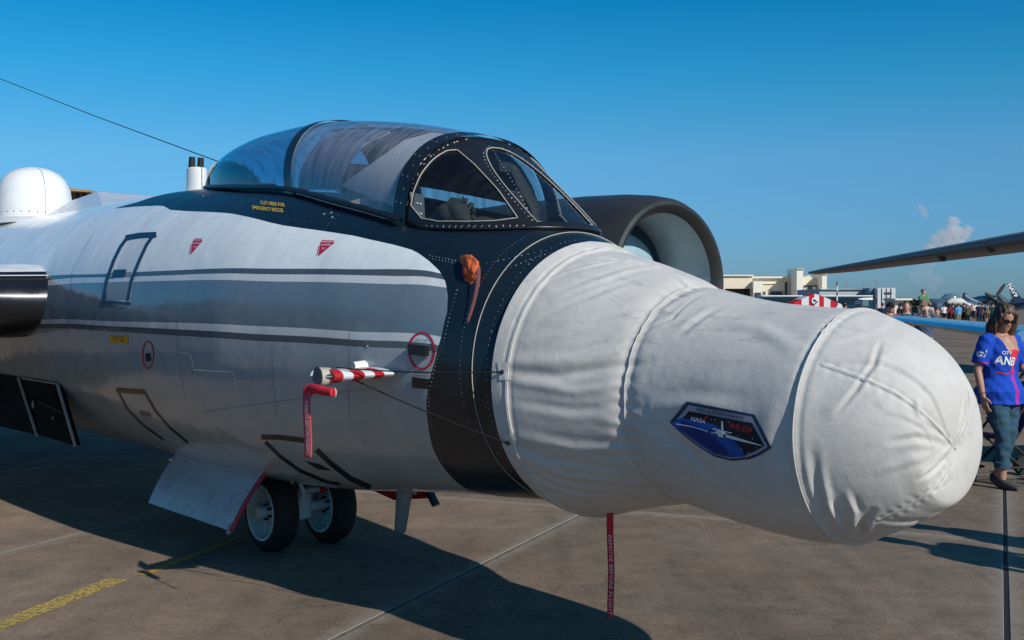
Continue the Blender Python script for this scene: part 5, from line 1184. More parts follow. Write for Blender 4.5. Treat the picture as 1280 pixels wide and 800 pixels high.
def hat(root, kind, m, HM=None, k=1.0):
    z = 1.735 * k
    if kind == 'cap': o = MB().loft([((0, .01, z - .07), (.09, 0, 0), (0, .108, 0)), ((0, .012, z - .02), (.086, 0, 0), (0, .104, 0)), ((0, .012, z + .035), (.05, 0, 0), (0, .062, 0)), ((0, .012, z + .05), (.01, 0, 0), (0, .012, 0))], 18).loft([((0, -.09, z - .06), (.07, 0, 0), (0, 0, .007)), ((0, -.17, z - .075), (.055, 0, 0), (0, 0, .005))], 12).build('cap', m, root)
    else: o = MB().loft([((0, .01, z - .085), (.18, 0, 0), (0, .19, 0)), ((0, .01, z - .055), (.10, 0, 0), (0, .115, 0)), ((0, .012, z - .0), (.093, 0, 0), (0, .108, 0)), ((0, .012, z + .05), (.07, 0, 0), (0, .08, 0)), ((0, .012, z + .058), (.01, 0, 0), (0, .01, 0))], 20).build('sun_hat', m, root)
    return o
VIS = 'visitors in the distant crowd'
crowd = [  # proto, px, depth, facing, height, shirt, trousers, hair, label, hat
    (0, 1113, 27, 15, 1.70, REDC, BLK, HAIRM['black'], 'man in a bright red shirt and dark cap seen above the cloth cover', 'cap', BLK),
    (0, 1133, 27, -25, 1.74, TEE, KHAKI, HAIRM['brown'], 'man in a slate blue t-shirt behind the pale blue wing', None, None),
    (3, 1144, 31, 60, 1.60, PINK, JEAN, HAIRM['brown'], 'woman in a pink top half hidden by the man carrying a child', None, None),
    (2, 1103, 62, 170, 1.74, NAVY, BLK, HAIRM['black'], 'dark haired person in navy left of the red shirted man', None, None),
    (0, 1126, 60, 200, 1.72, BLK, BLK, HAIRM['black'], 'person in black between the red and the slate blue shirts', None, None),
    (0, 1056, 38, 150, 1.74, REDC, BLK, HAIRM['black'], 'dark haired person in red in front of the coach', None, None),
    (2, 1073, 36, 30, 1.76, WHT, KHAKI, HAIRM['grey'], 'person in a white shirt and white sun hat in front of the coach', 'sun', WHT),
    (1, 1172, 105, 180, 1.30, PINK, KHAKI, HAIRM['fair'], 'child in a pink shirt far off beside the trainer jet', None, None),
    (1, 1180, 98, 180, 1.66, WHT, BLK, HAIRM['black'], 'person in a white shirt and dark shorts in front of the trainer jet', None, None),
    (3, 1187, 84, 200, 1.68, MAR, MAR, HAIRM['black'], 'person dressed all in maroon in front of the trainer jet', None, None),
    (2, 1191, 86, 160, 1.74, NAVY, BLK, HAIRM['black'], 'person in navy standing close behind the maroon figure', None, None),
    (1, 1198, 82, 190, 1.72, SKYB, KHAKI, HAIRM['brown'], 'person in a sky blue shirt and khaki shorts in the crowd', None, None),
    (0, 1205, 83, 170, 1.76, BLK, BLK, HAIRM['black'], 'tall person all in black next to the sky blue shirt', None, None),
    (2, 1209, 80, 180, 1.72, OLIVE, BLK, HAIRM['grey'], 'person in an olive jacket and white cap in the crowd', 'cap', WHT),
    (3, 1215, 140, 180, 1.64, PINK, BLK, HAIRM['fair'], 'small far figure in pink right of the olive jacket', None, None),
    (0, 1218, 130, 190, 1.70, WHT, BLK, HAIRM['brown'], 'small far figure in white right of the olive jacket', None, None),
    (0, 1224, 82, 180, 1.80, NAVY, NAVY, HAIRM['black'], 'tall dark figure in navy jacket and trousers left of the propeller', None, None),
    (2, 1228, 84, 160, 1.76, BLK, BLK, HAIRM['black'], 'dark figure standing close at the right of the tall navy one', None, None),
    (1, 1235, 95, 170, 1.66, KHAKI, OLIVE, HAIRM['fair'], 'person in khaki below the propeller', None, None),
    (0, 1241, 78, 180, 1.80, TEAL, TEAL, HAIRM['black'], 'person in dark teal right below the propeller', None, None),
    (2, 1251, 96, 180, 1.72, PINK, KHAKI, HAIRM['grey'], 'person in pink just left of the woman\'s hair', None, None),
    (0, 1257, 90, 190, 1.74, WHT, BLK, HAIRM['brown'], 'person in white just above the woman\'s hair', None, None)]
used = {}
for pi, px, d, face, H, sh1, tr1, hr, lab, ht, hm_ in crowd:
    if pi not in used:
        r0, HM0, k0 = figure('person', lab, VIS, 1.75, voxel=.017, **protos[pi]); used[pi] = r0; o = r0
    else:
        o = copy_tree(used[pi])
        for ch in list(o.children):
            if ch.name.split('.')[0] in ('cap', 'sun_hat'): bpy.data.objects.remove(ch)
    tag(o, lab, 'person', VIS); o.location = ((px - 640) / FPX * d, d, 0); o.rotation_euler = (0, 0, R(face)); o.scale = (H / 1.75,) * 3
    redress(o, dict(shirt=sh1, trousers=tr1, shorts=tr1, hair=hr))
    if ht: hat(o, ht, hm_)
# man carrying a child on his shoulders
mn, mHM, mk = figure('person', 'man in a slate shirt carrying a child on his shoulders behind the pale blue wing', VIS, 1.76, voxel=.012, shirt=TEE, pants=KHAKI, shoe=BLK, hair=HAIRM['fair'], headrot=(.25, 0, -.5),
    arms=[((-.185, .01, 1.41), (-.28, -.12, 1.22), (-.13, -.16, 1.36)), ((.185, .01, 1.41), (.28, -.12, 1.22), (.13, -.16, 1.36))])
mn.location = ((1155 - 640) / FPX * 24.5, 24.5, 0); mn.rotation_euler = (0, 0, R(-20))
hat(mn, 'cap', clothm('tan_cap', (.28, .2, .12)))
kd, kHM, kk = figure('person', 'small child in a green shirt riding on a man\'s shoulders', VIS, 1.02, voxel=.010, shirt=GRN, pants=WHT, hair=HAIRM['fair'], leg_len=.5, headrot=(.1, 0, .9),
    legs=[((-.10, 0, .92), (-.19, -.36, .88), (-.18, -.40, .50)), ((.10, 0, .92), (.19, -.36, .88), (.18, -.40, .50))], arms=[((-.185, .01, 1.41), (-.22, -.12, 1.2), (-.10, -.28, 1.15)), ((.185, .01, 1.41), (.22, -.12, 1.2), (.10, -.28, 1.15))])
kd.location = mn.location + Vector((.02, .10, 1.58 - .54 * .88)); kd.rotation_euler = (0, 0, R(25)); kd.scale = (.88,) * 3
# two visitors standing just out of frame; only their shadows reach the picture
for i, (x, y) in enumerate(((4.50, 5.85), (4.86, 6.35))):
    o = copy_tree(used[2 if i else 0]); o.location = (x, y, 0); o.rotation_euler = (0, 0, R(60 + 40 * i)); o.scale = (1, 1, 1)
    for ch in list(o.children):
        if ch.name.split('.')[0] in ('cap', 'sun_hat'): bpy.data.objects.remove(ch)
    tag(o, ('visitor in a black outfit standing just right of the view, only the shadow seen', 'visitor with raised hands standing just right of the view, only the shadow seen')[i], 'person', 'visitors outside the frame')

# ---- folding stroller behind the woman
sx0, sy0 = 4.62, 10.72
strl = thing('stroller', 'black folding stroller with a dark seat standing behind the woman in jersey', 'stroller', (sx0, sy0, 0), R(8))
TU = M['black_matt']
MB().tube([(-.40, -.2, .09), (-.05, -.2, .42), (.42, -.2, 1.0)], .014, 8).tube([(-.40, .2, .09), (-.05, .2, .42), (.42, .2, 1.0)], .014, 8).tube([(.42, -.2, .07), (-.12, -.2, .50), (-.2, -.2, .62)], .014, 8).tube([(.42, .2, .07), (-.12, .2, .50), (-.2, .2, .62)], .014, 8).tube([(.42, -.2, .07), (.42, .2, .07)], .012, 8).tube([(-.40, -.2, .12), (-.40, .2, .12)], .012, 8).tube([(-.1, -.2, .14), (.42, -.2, .14)], .012, 8).build('stroller_frame', TU, strl)
MB().tube([(.42, -.2, 1.0), (.46, -.1, 1.02), (.46, .1, 1.02), (.42, .2, 1.0)], .018, 10).build('handle', M['rubber'], strl)
MB().loft([((-.15, 0, .44), (.0, .19, 0), (.02, 0, .02)), ((.10, 0, .40), (0, .19, 0), (.02, 0, .03)), ((.24, 0, .60), (0, .19, 0), (.03, 0, .01)), ((.38, 0, .92), (0, .18, 0), (.03, 0, .01))], 16, e=.6).build('seat', clothm('purple_grey_seat', (.06, .035, .075)), strl)
MB().box((-.30, 0, .14), (.20, .34, .02), (0, -.15, 0)).build('footrest', TU, strl, bevel=.006)
def swheel(x, y, r):
    w_ = MB().lathe([(r * .6, -.03), (r * .95, -.032), (r, -.015), (r, .015), (r * .95, .032), (r * .6, .03)], 24, 'y', (x, y, r)).build('wheel', M['rubber'], strl)
    MB().lathe([(.001, -.022), (r * .62, -.02), (r * .62, .02), (.001, .022)], 20, 'y', (x, y, r)).build('hub', M['plate'], w_)
for y in (-.235, -.165, .165, .235): swheel(-.42, y, .085)
for y in (-.235, .235): swheel(.44, y, .095)
MB().box((-.5, -.2, .12), (.01, .03, .05)).build('red_reflector', M['red'], strl)
bo = thing('water_bottle', 'clear water bottle with a blue label standing on the concrete behind the woman', 'bottle', (sx0 + .32, sy0 - .42, 0))
MB().lathe([(.028, 0), (.033, .01), (.033, .15), (.028, .18), (.014, .205), (.013, .225)], 20).build('bottle_body', mat('clear_plastic', (.55, .62, .66), .1), bo); MB().lathe([(.0338, .06), (.0338, .13)], 20).build('bottle_label', mat('blue_label', (.02, .06, .45), .4), bo); MB().lathe([(.0145, .222), (.0145, .24)], 14).build('bottle_cap', M['white_print'], bo)

# ================================================================== OTHER AIRCRAFT
def wing_part(name, a, b, ca, cb, th, m, parent, dirv):
    """tapered wing between leading-edge points a and b, chord running along dirv"""
    d = Vector(dirv).normalized(); a, b = Vector(a), Vector(b); prof = [(0, 0), (.02, .5), (.08, .85), (.25, 1), (.5, .85), (.8, .35), (1, .03)]; lp = prof + [(x, -t * .8) for x, t in prof[-1:0:-1]]
    V = []; F = []; secs = [(a, ca, th[0])] + [(a.lerp(b, f), ca + (cb - ca) * f, th[0] + (th[1] - th[0]) * f) for f in (.3, .6, .85, .95)] + [(b, cb * .8, th[1] * .7), (b + (b - a).normalized() * cb * .12 + d * cb * .25, cb * .35, th[1] * .3)]
    for p, c, t_ in secs:
        for x, t in lp: V.append(p + d * c * x + Vector((0, 0, t * t_ / 2)))
    n = len(lp)
    for i in range(len(secs) - 1):
        for j in range(n): F.append((i * n + j, i * n + (j + 1) % n, (i + 1) * n + (j + 1) % n, (i + 1) * n + j))
    F += [tuple(range(n)), tuple((len(secs) - 1) * n + j for j in range(n))[::-1]]
    return MB().add(V, F).build(name, m, parent, angle=70)
MJ = mat('patrol_jet_grey', (.15, .155, .165), .4, var=.1); MJ2 = mat('patrol_jet_underside', (.07, .073, .08), .5)
big = thing('grey_jet', 'dark grey jet seen only by its long slim wing reaching in from the right', 'aircraft')
tipP, rtP = Vector(((1010 - 640) / FPX * 38, 38, zat(341, 38))), Vector(((1292 - 640) / FPX * 27.5, 27.5, zat(295, 27.5)))
gwd = Vector((.95, .30, -.02)); dirR = (rtP - tipP).normalized(); rt2 = rtP + dirR * 5.0
wing_part('wing', rt2, tipP, 3.6, 1.1, (.62, .16), MJ, big, gwd)
for px_, py_, d_ in ((1177, 321, 31.4), (1238, 309, 29.3)):
    p = at(px_, d_, 0, py_ - 3); MB().loft([(p + Vector((.1, .1, .12)), Vector((.30, .10, 0)), Vector((0, .06, 0))), (p + Vector((.02, 0, -.12)), Vector((.13, .04, 0)), Vector((0, .05, 0))), (p + Vector((.04, 0, -.20)), Vector((.08, .03, 0)), Vector((0, .03, 0)))], 12).build('wing_fence', MJ2, big)
ep = at(1318, 26, 0, 345); MB().lathe([(.05, -.82), (.18, -.80), (.27, -.7), (.32, -.4), (.34, .5), (.36, 1.4), (.25, 1.8)], 28, 'x', tuple(ep + Vector((.6, .3, 0)))).build('engine_pod', MJ, big)
MB().box(ep + Vector((.8, .4, .55)), (1.2, .12, .5)).build('pylon', MJ2, big)
fb = rt2 + dirR * 1.5 + Vector((8.2, 3, -.2))
MB().lathe([(.1, -6.5), (.7, -5.2), (1.0, -3), (1.05, 0), (1.0, 4), (.6, 8), (.2, 10)], 28, 'x', tuple(fb + Vector((2, .6, 0)))).build('body', MJ, big)
MB().tube([fb + Vector((2, 1.4, -.6)), fb + Vector((2, 1.4, -fb.z + .3))], .09, 10).tube([fb + Vector((2, -.2, -.6)), fb + Vector((2, -.2, -fb.z + .3))], .09, 10).tube([fb + Vector((-2.6, .6, -.6)), fb + Vector((-2.6, .6, -fb.z + .3))], .08, 10).build('landing_gear', MJ2, big)
for q_ in ((2, 1.4), (2, -.2), (-2.6, .6)): MB().lathe([(.3, -.12), (.34, 0), (.3, .12)], 20, 'y', (fb.x + q_[0], fb.y + q_[1] + .15, .34)).build('wheel', M['rubber'], big)
# pale blue low wing
MB_ = mat('pale_blue_polished_wing', (.20, .42, .62), .18, .35); lp_ = thing('blue_aircraft', 'aircraft with a low polished pale blue wing between the nose cover and the woman', 'aircraft')
w0, w1 = Vector((5.02, 11.6, zat(416.5, 11.6) - .01)), Vector((5.72, 17.4, zat(398, 17.4)))
wing_part('wing', w0 - (w1 - w0) * .1, w1, 1.35, .9, (.17, .10), MB_, lp_, (.97, -.1, -.01))
MB().tube([w0.lerp(w1, .70) + Vector((.06, 0, 0)), w0.lerp(w1, .70) + Vector((-.12, 0, -.03))], .012, 6).build('wing_probe', M['steel'], lp_)
MB().lathe([(.05, -3.6), (.42, -2.6), (.58, -.8), (.55, 1.0), (.3, 3.2), (.1, 4.6)], 24, 'x', (9.2, 10.6, 1.45)).build('body', MB_, lp_)
for q_ in ((8.2, 11.6), (8.2, 9.6), (10.2, 10.6)): MB().tube([(q_[0], q_[1], 1.3), (q_[0], q_[1], .25)], .05, 8).lathe([(.2, -.07), (.24, 0), (.2, .07)], 18, 'y', (q_[0], q_[1] + .1, .24)).build('landing_gear', M['rubber'], lp_)
# navy blue warbird with folded wings
DN = mat('gloss_sea_blue', (.008, .022, .06), .3)
D1 = 170.0; hub = at(1242.5, D1, 0, 373.5); wb = thing('warbird', 'dark blue propeller fighter with its wings folded up above the crowd', 'aircraft', (hub.x, hub.y, 0), 0)
L_ = lambda px, py, dd=0: Vector(((px - 640) / FPX * (D1 + dd) - hub.x, dd, zat(py, D1 + dd)))
MB().lathe([(.35, -.4), (.75, -.2), (.85, .3), (.85, 1.6), (.75, 4.5), (.4, 8), (.15, 9.5)], 24, 'y', (.0, .5, hub.z - .25)).build('fuselage', DN, wb)
MB().lathe([(.02, -.35), (.2, -.2), (.26, .05)], 14, 'y', (0, -.15, hub.z)).build('spinner', M['rivet'], wb)
for (px_, py_) in ((1256.5, 354.5), (1229, 386), (1231, 366), (1255, 382)):
    t_ = L_(px_, py_, -.1); c = Vector((0, -.1, hub.z)); MB().loft([(c.lerp(t_, f), (t_ - c).normalized().cross(Vector((0, 1, 0))) * w_, Vector((0, .04, 0))) for f, w_ in ((.05, .12), (.35, .24), (.75, .26), (.97, .14), (1.0, .05))], 10).build('propeller_blade', M['black_matt'], wb)
fw_ = [L_(1259.5, 354.2, 1), L_(1263.5, 354.8, 1), L_(1268, 360, 1), L_(1282, 379, 1), L_(1284, 386, 1), L_(1270, 388, 1), L_(1267, 375, 1)]
MB().add([p for p in fw_] + [p + Vector((.05, .35, 0)) for p in fw_], [tuple(range(7)), tuple(range(13, 6, -1))] + [(i, 7 + i, 7 + (i + 1) % 7, (i + 1) % 7) for i in range(7)]).build('folded_wing', DN, wb, False, bevel=.05)
text_on('lettering', 'NAVY', 1.15, lambda x, y: L_(1265.5, 363, .9) + Vector((.50, 0, -.87)) * x * .72 + Vector((.87, 0, .50)) * y * .8 + Vector((0, -.02, 0)), MW, wb, step=.5, bold=.03)
text_on('lettering', '13', .5, lambda x, y: L_(1270, 369, .9) + Vector((.50, 0, -.87)) * x + Vector((.87, 0, .5)) * y + Vector((0, -.03, 0)), MW, wb, step=.5, bold=.02)
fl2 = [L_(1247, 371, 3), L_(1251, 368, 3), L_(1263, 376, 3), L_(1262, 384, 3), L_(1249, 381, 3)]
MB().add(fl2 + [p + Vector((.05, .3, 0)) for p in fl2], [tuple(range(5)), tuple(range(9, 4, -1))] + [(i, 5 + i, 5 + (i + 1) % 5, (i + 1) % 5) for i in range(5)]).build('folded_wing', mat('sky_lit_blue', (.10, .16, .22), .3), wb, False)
MB().loft([(L_(1200, 392, 2), Vector((0, .8, 0)), Vector((0, 0, .12))), (L_(1236, 381.5, 1), Vector((0, 1.0, 0)), Vector((0, 0, .2))), (L_(1282, 378, 1), Vector((0, 1.0, 0)), Vector((0, 0, .2)))], 12).build('centre_wing', DN, wb)
for dx in (-1.3, 1.3): MB().tube([(dx, .6, hub.z - .6), (dx, .5, .35)], .09, 8).lathe([(.3, -.1), (.36, 0), (.3, .1)], 18, 'x', (dx, .5, .36)).build('landing_gear', M['black_matt'], wb)
# blue-grey trainer with a white cover over its cockpit
D2 = 150.0; c2 = at(1193, D2, 0, 385); tr_ = thing('trainer_jet', 'blue grey aircraft with a domed glass canopy and cream cover behind the crowd', 'aircraft', (c2.x, c2.y, 0), 0)
K_ = lambda px, py, dd=0: Vector(((px - 640) / FPX * (D2 + dd) - c2.x, dd, zat(py, D2 + dd)))
BG = mat('blue_grey_airframe', (.07, .12, .17), .35)
MB().loft([(K_(1163, 381), Vector((0, .2, 0)), Vector((0, 0, .5))), (K_(1168, 383), Vector((0, .9, 0)), Vector((0, 0, 1.0))), (K_(1190, 384.5), Vector((0, 1.2, 0)), Vector((0, 0, 1.25))), (K_(1215, 386), Vector((0, 1.0, 0)), Vector((0, 0, 1.0))), (K_(1240, 387), Vector((0, .4, 0)), Vector((0, 0, .5)))], 20).build('fuselage', BG, tr_)
MB().loft([(K_(1175, 376), Vector((0, .3, 0)), Vector((0, 0, .1))), (K_(1181, 373), Vector((0, .7, 0)), Vector((0, 0, .55))), (K_(1189, 372.5), Vector((0, .8, 0)), Vector((0, 0, .65))), (K_(1197, 373.5), Vector((0, .7, 0)), Vector((0, 0, .5))), (K_(1203, 375.5), Vector((0, .3, 0)), Vector((0, 0, .1)))], 18).build('canopy', mat('tinted_canopy', (.10, .17, .23), .15), tr_)
MB().loft([(K_(1184, 378, -1.3), Vector((0, .3, 0)), Vector((0, 0, .2))), (K_(1190, 377, -1.3), Vector((0, .5, 0)), Vector((0, 0, .5))), (K_(1202, 377.5, -1.3), Vector((0, .5, 0)), Vector((0, 0, .5))), (K_(1209, 381, -1.2), Vector((0, .4, 0)), Vector((0, 0, .3))), (K_(1224, 384, -1.0), Vector((0, .3, 0)), Vector((0, 0, .15)))], 16).build('cockpit_cover', clothm('cream_cover', (.62, .60, .52)), tr_)
MB().loft([(K_(1205, 379, .3), Vector((.4, 0, 0)), Vector((0, .08, 0))), (K_(1205, 366, .3), Vector((.15, 0, 0)), Vector((0, .05, 0)))], 10).build('mast', DN, tr_)
MB().loft([(K_(1204, 371, .5), Vector((0, .1, 0)), Vector((.2, 0, .6))), (K_(1214, 376, .5), Vector((0, .3, 0)), Vector((0, 0, .45))), (K_(1226, 380, .5), Vector((0, .3, 0)), Vector((0, 0, .3)))], 12).build('tail_boom', mat('deep_blue_panel', (.02, .06, .12), .4), tr_)
for px_ in (1176, 1208): MB().tube([K_(px_, 390, -.5), Vector((K_(px_, 390).x, -.5, .3))], .1, 8).build('landing_gear', M['black_matt'], tr_)

# ================================================================== VEHICLES AND BUILDINGS BEHIND
D3 = 150.0
bus = thing('coach', 'dark blue coach with a white roof standing in front of the cream hangar', 'coach', at(1020, D3), 0); bus.scale = (1, 1, .87)
bx = lambda px: (px - 1020) / FPX * D3
NVB = mat('coach_navy', (.012, .045, .075), .2); GLB = mat('coach_window', (.012, .03, .045), .06)
x0, x1 = bx(952), bx(1092)
MB().loft([((x0, 1.25, .45), (0, 1.2, 0), (.0, 0, .1)), ((x0, 1.25, 1.6), (0, 1.25, 0), (0, 0, .1))], 4) if False else None
MB().box(((x0 + x1) / 2, 1.25, 1.75), (x1 - x0, 2.5, 2.75)).build('body', NVB, bus, False, bevel=.12)
MB().box(((x0 + x1) / 2, 1.25, 3.16), (x1 - x0 - .1, 2.4, .22)).build('roof', mat('coach_white', (.72, .74, .74), .3), bus, False, bevel=.06)
for i in range(11):
    xa = x0 + .3 + i * 1.15; MB().box((xa + .52, -.02, 2.35), (1.05, .05, .95)).build('window', GLB, bus, False)
MB().box((x1 - .05, 1.25, 2.05), (.16, 2.2, 1.5)).build('windscreen', mat('coach_windscreen', (.10, .22, .26), .08), bus, False, bevel=.05)
MB().loft([((x1 - 1.9, -.05, 2.72), (.2, 0, 0), (0, .02, .05)), ((x1 - 1.3, -.05, 2.72), (.1, 0, 0), (0, .02, .16)), ((x1 - .2, -.05, 2.74), (.1, 0, 0), (0, .02, .2))], 10).build('visor_panel', MW, bus)
MB().box((x1 - 1.1, -.03, 2.05), (.85, .06, .9)).build('driver_window', mat('coach_side_glass', (.12, .22, .24), .1), bus, False)
for yy in (-.3, 2.8): MB().tube([(x1 - .05, 1.25 + (yy - 1.25) * .85, 2.9), (x1 + .28, yy, 2.75), (x1 + .3, yy, 2.3)], .05, 8).box((x1 + .3, yy, 2.2), (.12, .22, .5)).build('mirror', M['black'], bus)
for xx in (x0 + 2, x1 - 1.8): MB().lathe([(.45, -.15), (.5, 0), (.45, .15)], 24, 'y', (xx, .1, .5)).build('wheel', M['rubber'], bus)
for yy in (.35, 2.15): MB().box((x1 + .04, yy, 1.0), (.06, .4, .2)).build('headlight', MW, bus)
# red and white striped tent with a round emblem
D4 = 62.0; tt = thing('striped_tent', 'red and white striped tent roof with a round white emblem showing above the cover', 'tent', at(1022, D4), 0)
tx = lambda px: (px - 1022) / FPX * D4
rows = [992, 1002, 1011, 1018, 1024, 1030, 1038, 1046, 1056]
tops = {992: 378.5, 1002: 374, 1011: 370, 1018: 367.2, 1024: 368.5, 1030: 371, 1038: 374.5, 1046: 378, 1056: 382}
for i, (a, b) in enumerate(zip(rows, rows[1:])):
    za, zb_ = zat(tops[a], D4), zat(tops[b], D4)
    v = [(tx(a), 0, 1.4), (tx(b), 0, 1.4), (tx(b), 0, zb_), (tx(a), 0, za), (tx(a), 1.6, 1.4), (tx(b), 1.6, 1.4), (tx(b), 1.6, zb_), (tx(a), 1.6, za)]
    MB().add(v, [(0, 1, 2, 3), (7, 6, 5, 4), (0, 4, 5, 1), (1, 5, 6, 2), (2, 6, 7, 3), (3, 7, 4, 0)]).build('stripe_panel', (REDC, WHT)[i % 2], tt, False)
MB().lathe([(.001, 0), (.19, .0), (.19, .04), (.001, .04)], 24, 'y', (tx(1018.5), -.06, zat(376, D4))).build('emblem', MW, tt)
MB().box((tx(1018), -.08, zat(375.4, D4)), (.16, .03, .07), (0, .3, 0)).box((tx(1020), -.08, zat(378, D4)), (.18, .03, .06), (0, -.5, 0)).build('emblem_print', NAVY, tt, False)
for px_ in (995, 1052): MB().tube([(tx(px_), .8, 0), (tx(px_), .8, 1.4)], .04, 8).build('tent_pole', M['steel'], tt)
pole = thing('striped_pole', 'thin red and white striped pole standing in front of the coach', 'pole', at(1046.3, 60), 0)
for i in range(6):
    z0, z1 = zat(382, 60) * (0 if i == 0 else 1) + (0 if i == 0 else (i - 1) * .215), 0
    a = 0 if i == 0 else zat(382, 60) + (i - 1) * .26; b = zat(382, 60) + i * .26; MB().tube([(0, 0, a), (0, 0, b)], .04, 8).build('pole_band', (M['white_print'], mat('faded_red_band', (.35, .05, .05), .5))[i % 2], pole)
CRM = mat('hangar_cream', (.76, .66, .50), .8, var=.08, scale=.6); CR2 = mat('hangar_trim_white', (.82, .76, .65), .7, var=.06); DKW = mat('dark_opening', (.035, .035, .035), .5); GLZ = mat('hangar_glazing', (.12, .13, .12), .25)
D5 = 260.0; hg = thing('hangar', 'long cream hangar with two square towers and a gabled front behind the coach', 'hangar', at(960, D5), 0)
X = lambda px: (px - 960) / FPX * D5
Z = lambda py: zat(py, D5)
def wbox(px0, px1, py0, py1, y0, y1, name, m, parent=hg, z0=None):
    a, b = X(px0), X(px1); zt_, zb_ = Z(py0), (0 if py1 is None else Z(py1))
    return MB().box(((a + b) / 2, (y0 + y1) / 2, (zt_ + zb_) / 2), (b - a, y1 - y0, zt_ - zb_)).build(name, m, parent, False)
wbox(860, 1000, 347, None, 6, 50, 'wall', CRM); wbox(858, 999, 345, 347, 5, 51, 'roof_edge', CR2); wbox(940, 998, 353.2, 354.2, 5.6, 6, 'ledge', CR2)
wbox(855, 937, 345.5, 361, -3, 6, 'annex_wall', CRM); wbox(855, 938, 344, 345.5, -3.6, 6, 'annex_roof', CR2)
for i in range(6): wbox(903.5 + i * 5.6, 908 + i * 5.6, 361.2, 373, -1, 0.2, 'window', DKW)
wbox(855, 903, 361, None, -3, 6, 'annex_base', CRM)
wbox(936, 947, 352, None, -5, 6, 'porch', CR2); wbox(938, 945, 366, None, -5.3, -5, 'door', DKW)
for a, b in ((950, 956), (957.5, 964)): wbox(a, b, 364, 371, 5.7, 6, 'window', GLZ)
for a, b in ((969, 976), (977, 985)): wbox(a, b, 364, 369, 5.6, 6, 'window', DKW)
wbox(989, 991, 352, None, 5.4, 6, 'downpipe', DKW)
for a, b, t_ in ((996, 1004, 336.5), (1027.5, 1033.5, 343)):
    tw = wbox(a, b, t_, None, 0, 9, 'tower', CR2); wbox(a - .5, b + .5, t_ - .8, t_, -.4, 9.4, 'tower_cap', CRM, hg)
gb = [(X(1004), 4, 0), (X(1027.5), 4, 0), (X(1027.5), 4, Z(351)), (X(1017), 4, Z(343.5)), (X(1004), 4, Z(348))]
MB().add(gb + [(x, 40, z) for x, y, z in gb], [(0, 1, 2, 3, 4), (9, 8, 7, 6, 5), (1, 6, 7, 2), (2, 7, 8, 3), (3, 8, 9, 4), (4, 9, 5, 0)]).build('gable_wall', CRM, hg, False)
wbox(1004.5, 1026.5, 356.5, 358, 3.3, 4, 'door_lintel', DKW)
for i in range(4): wbox(1005 + i * 5.2, 1009.6 + i * 5.2, 358, 372, 3.5, 4, 'door_leaf', (GLZ, CR2)[i % 2])
MB().tube([(X(974), 20, Z(345)), (X(974), 20, Z(339))], .12, 6).build('roof_mast', M['steel'], hg)
D6 = 200.0; wbld = thing('terminal_building', 'low white building with a taller end block right of the cream hangar', 'building', at(1080, D6), 0)
X6 = lambda px: (px - 1080) / FPX * D6
def tb_(px0, px1, py0, y0, y1, name, m, py1=None):
    a, b = X6(px0), X6(px1); zt_ = zat(py0, D6); zb_ = 0 if py1 is None else zat(py1, D6); return MB().box(((a + b) / 2, (y0 + y1) / 2, (zt_ + zb_) / 2), (b - a, y1 - y0, zt_ - zb_)).build(name, m, wbld, False)
WHB = mat('white_render', (.55, .57, .57), .7, var=.06, scale=.8)
tb_(1032, 1087, 361.5, 4, 20, 'wall', mat('pale_grey_render', (.40, .44, .45), .7)); tb_(1032, 1088, 360.8, 3.5, 20.5, 'roof_edge', WHB, 361.5); e_ = tb_(1093, 1117, 360, -1, 12, 'end_block', WHB); tb_(1087, 1093, 360, 0, 12, 'shaded_block', mat('blue_grey_shaded_render', (.12, .20, .26), .5))  # narrow blue-grey block: shade on the white building put into its colour
for i in range(4): tb_(1094 + i * 5.7, 1094.5 + i * 5.7, 360.5, -1.15, -1, 'cladding_joint', M['plate'])
for j, (y_, tx_) in enumerate(((366.5, 'OPERATIONS'), (373, 'TERMINAL'))): tb_(1103.5, 1112, y_ - 1.2, -1.2, -1, 'sign_bar', DKW, y_ + 1.0) if j == 0 else tb_(1104, 1111, y_ - .6, -1.2, -1, 'sign_bar', DKW, y_ + .5)
sb = thing('kiosk', 'small cream kiosk with a flat awning right of the white end block', 'kiosk', at(1127, 150), 0)
MB().box((0, 2, 1.1), (1.9, 4, 2.2)).build('wall', CRM, sb, False); MB().box((0, 1.6, 2.3), (2.3, 5, .22)).build('awning', CR2, sb, False); MB().box((.1, -.03, 1.4), (1.1, .06, .7)).build('window', DKW, sb, False)
# brown roofed building far behind the dome
D7 = 130.0; bb = thing('brown_building', 'brown building with an overhanging roof far behind the white dome', 'building', at(60, D7), 0)
X7 = lambda px: (px - 60) / FPX * D7
MB().box(((X7(-40) + X7(108)) / 2, 10, zat(238, D7) / 2), (X7(108) - X7(-40), 20, zat(238, D7))).build('wall', mat('brown_brick', (.34, .22, .12), .8), bb, False)
MB().add([(X7(-50), -2, zat(226, D7)), (X7(119), -2, zat(239, D7)), (X7(119), 22, zat(239, D7)), (X7(-50), 22, zat(226, D7)), (X7(-50), -2, zat(233, D7)), (X7(119), -2, zat(242, D7)), (X7(119), 22, zat(242, D7)), (X7(-50), 22, zat(233, D7))], [(0, 1, 2, 3), (7, 6, 5, 4), (0, 4, 5, 1), (1, 5, 6, 2), (2, 6, 7, 3), (3, 7, 4, 0)]).build('roof', mat('tan_fascia', (.42, .28, .15), .7), bb, False)
for px_ in (88, 97, 106): MB().box((X7(px_), -.06, zat(248, D7)), (.5, .1, 1.2)).build('window', DKW, bb, False)
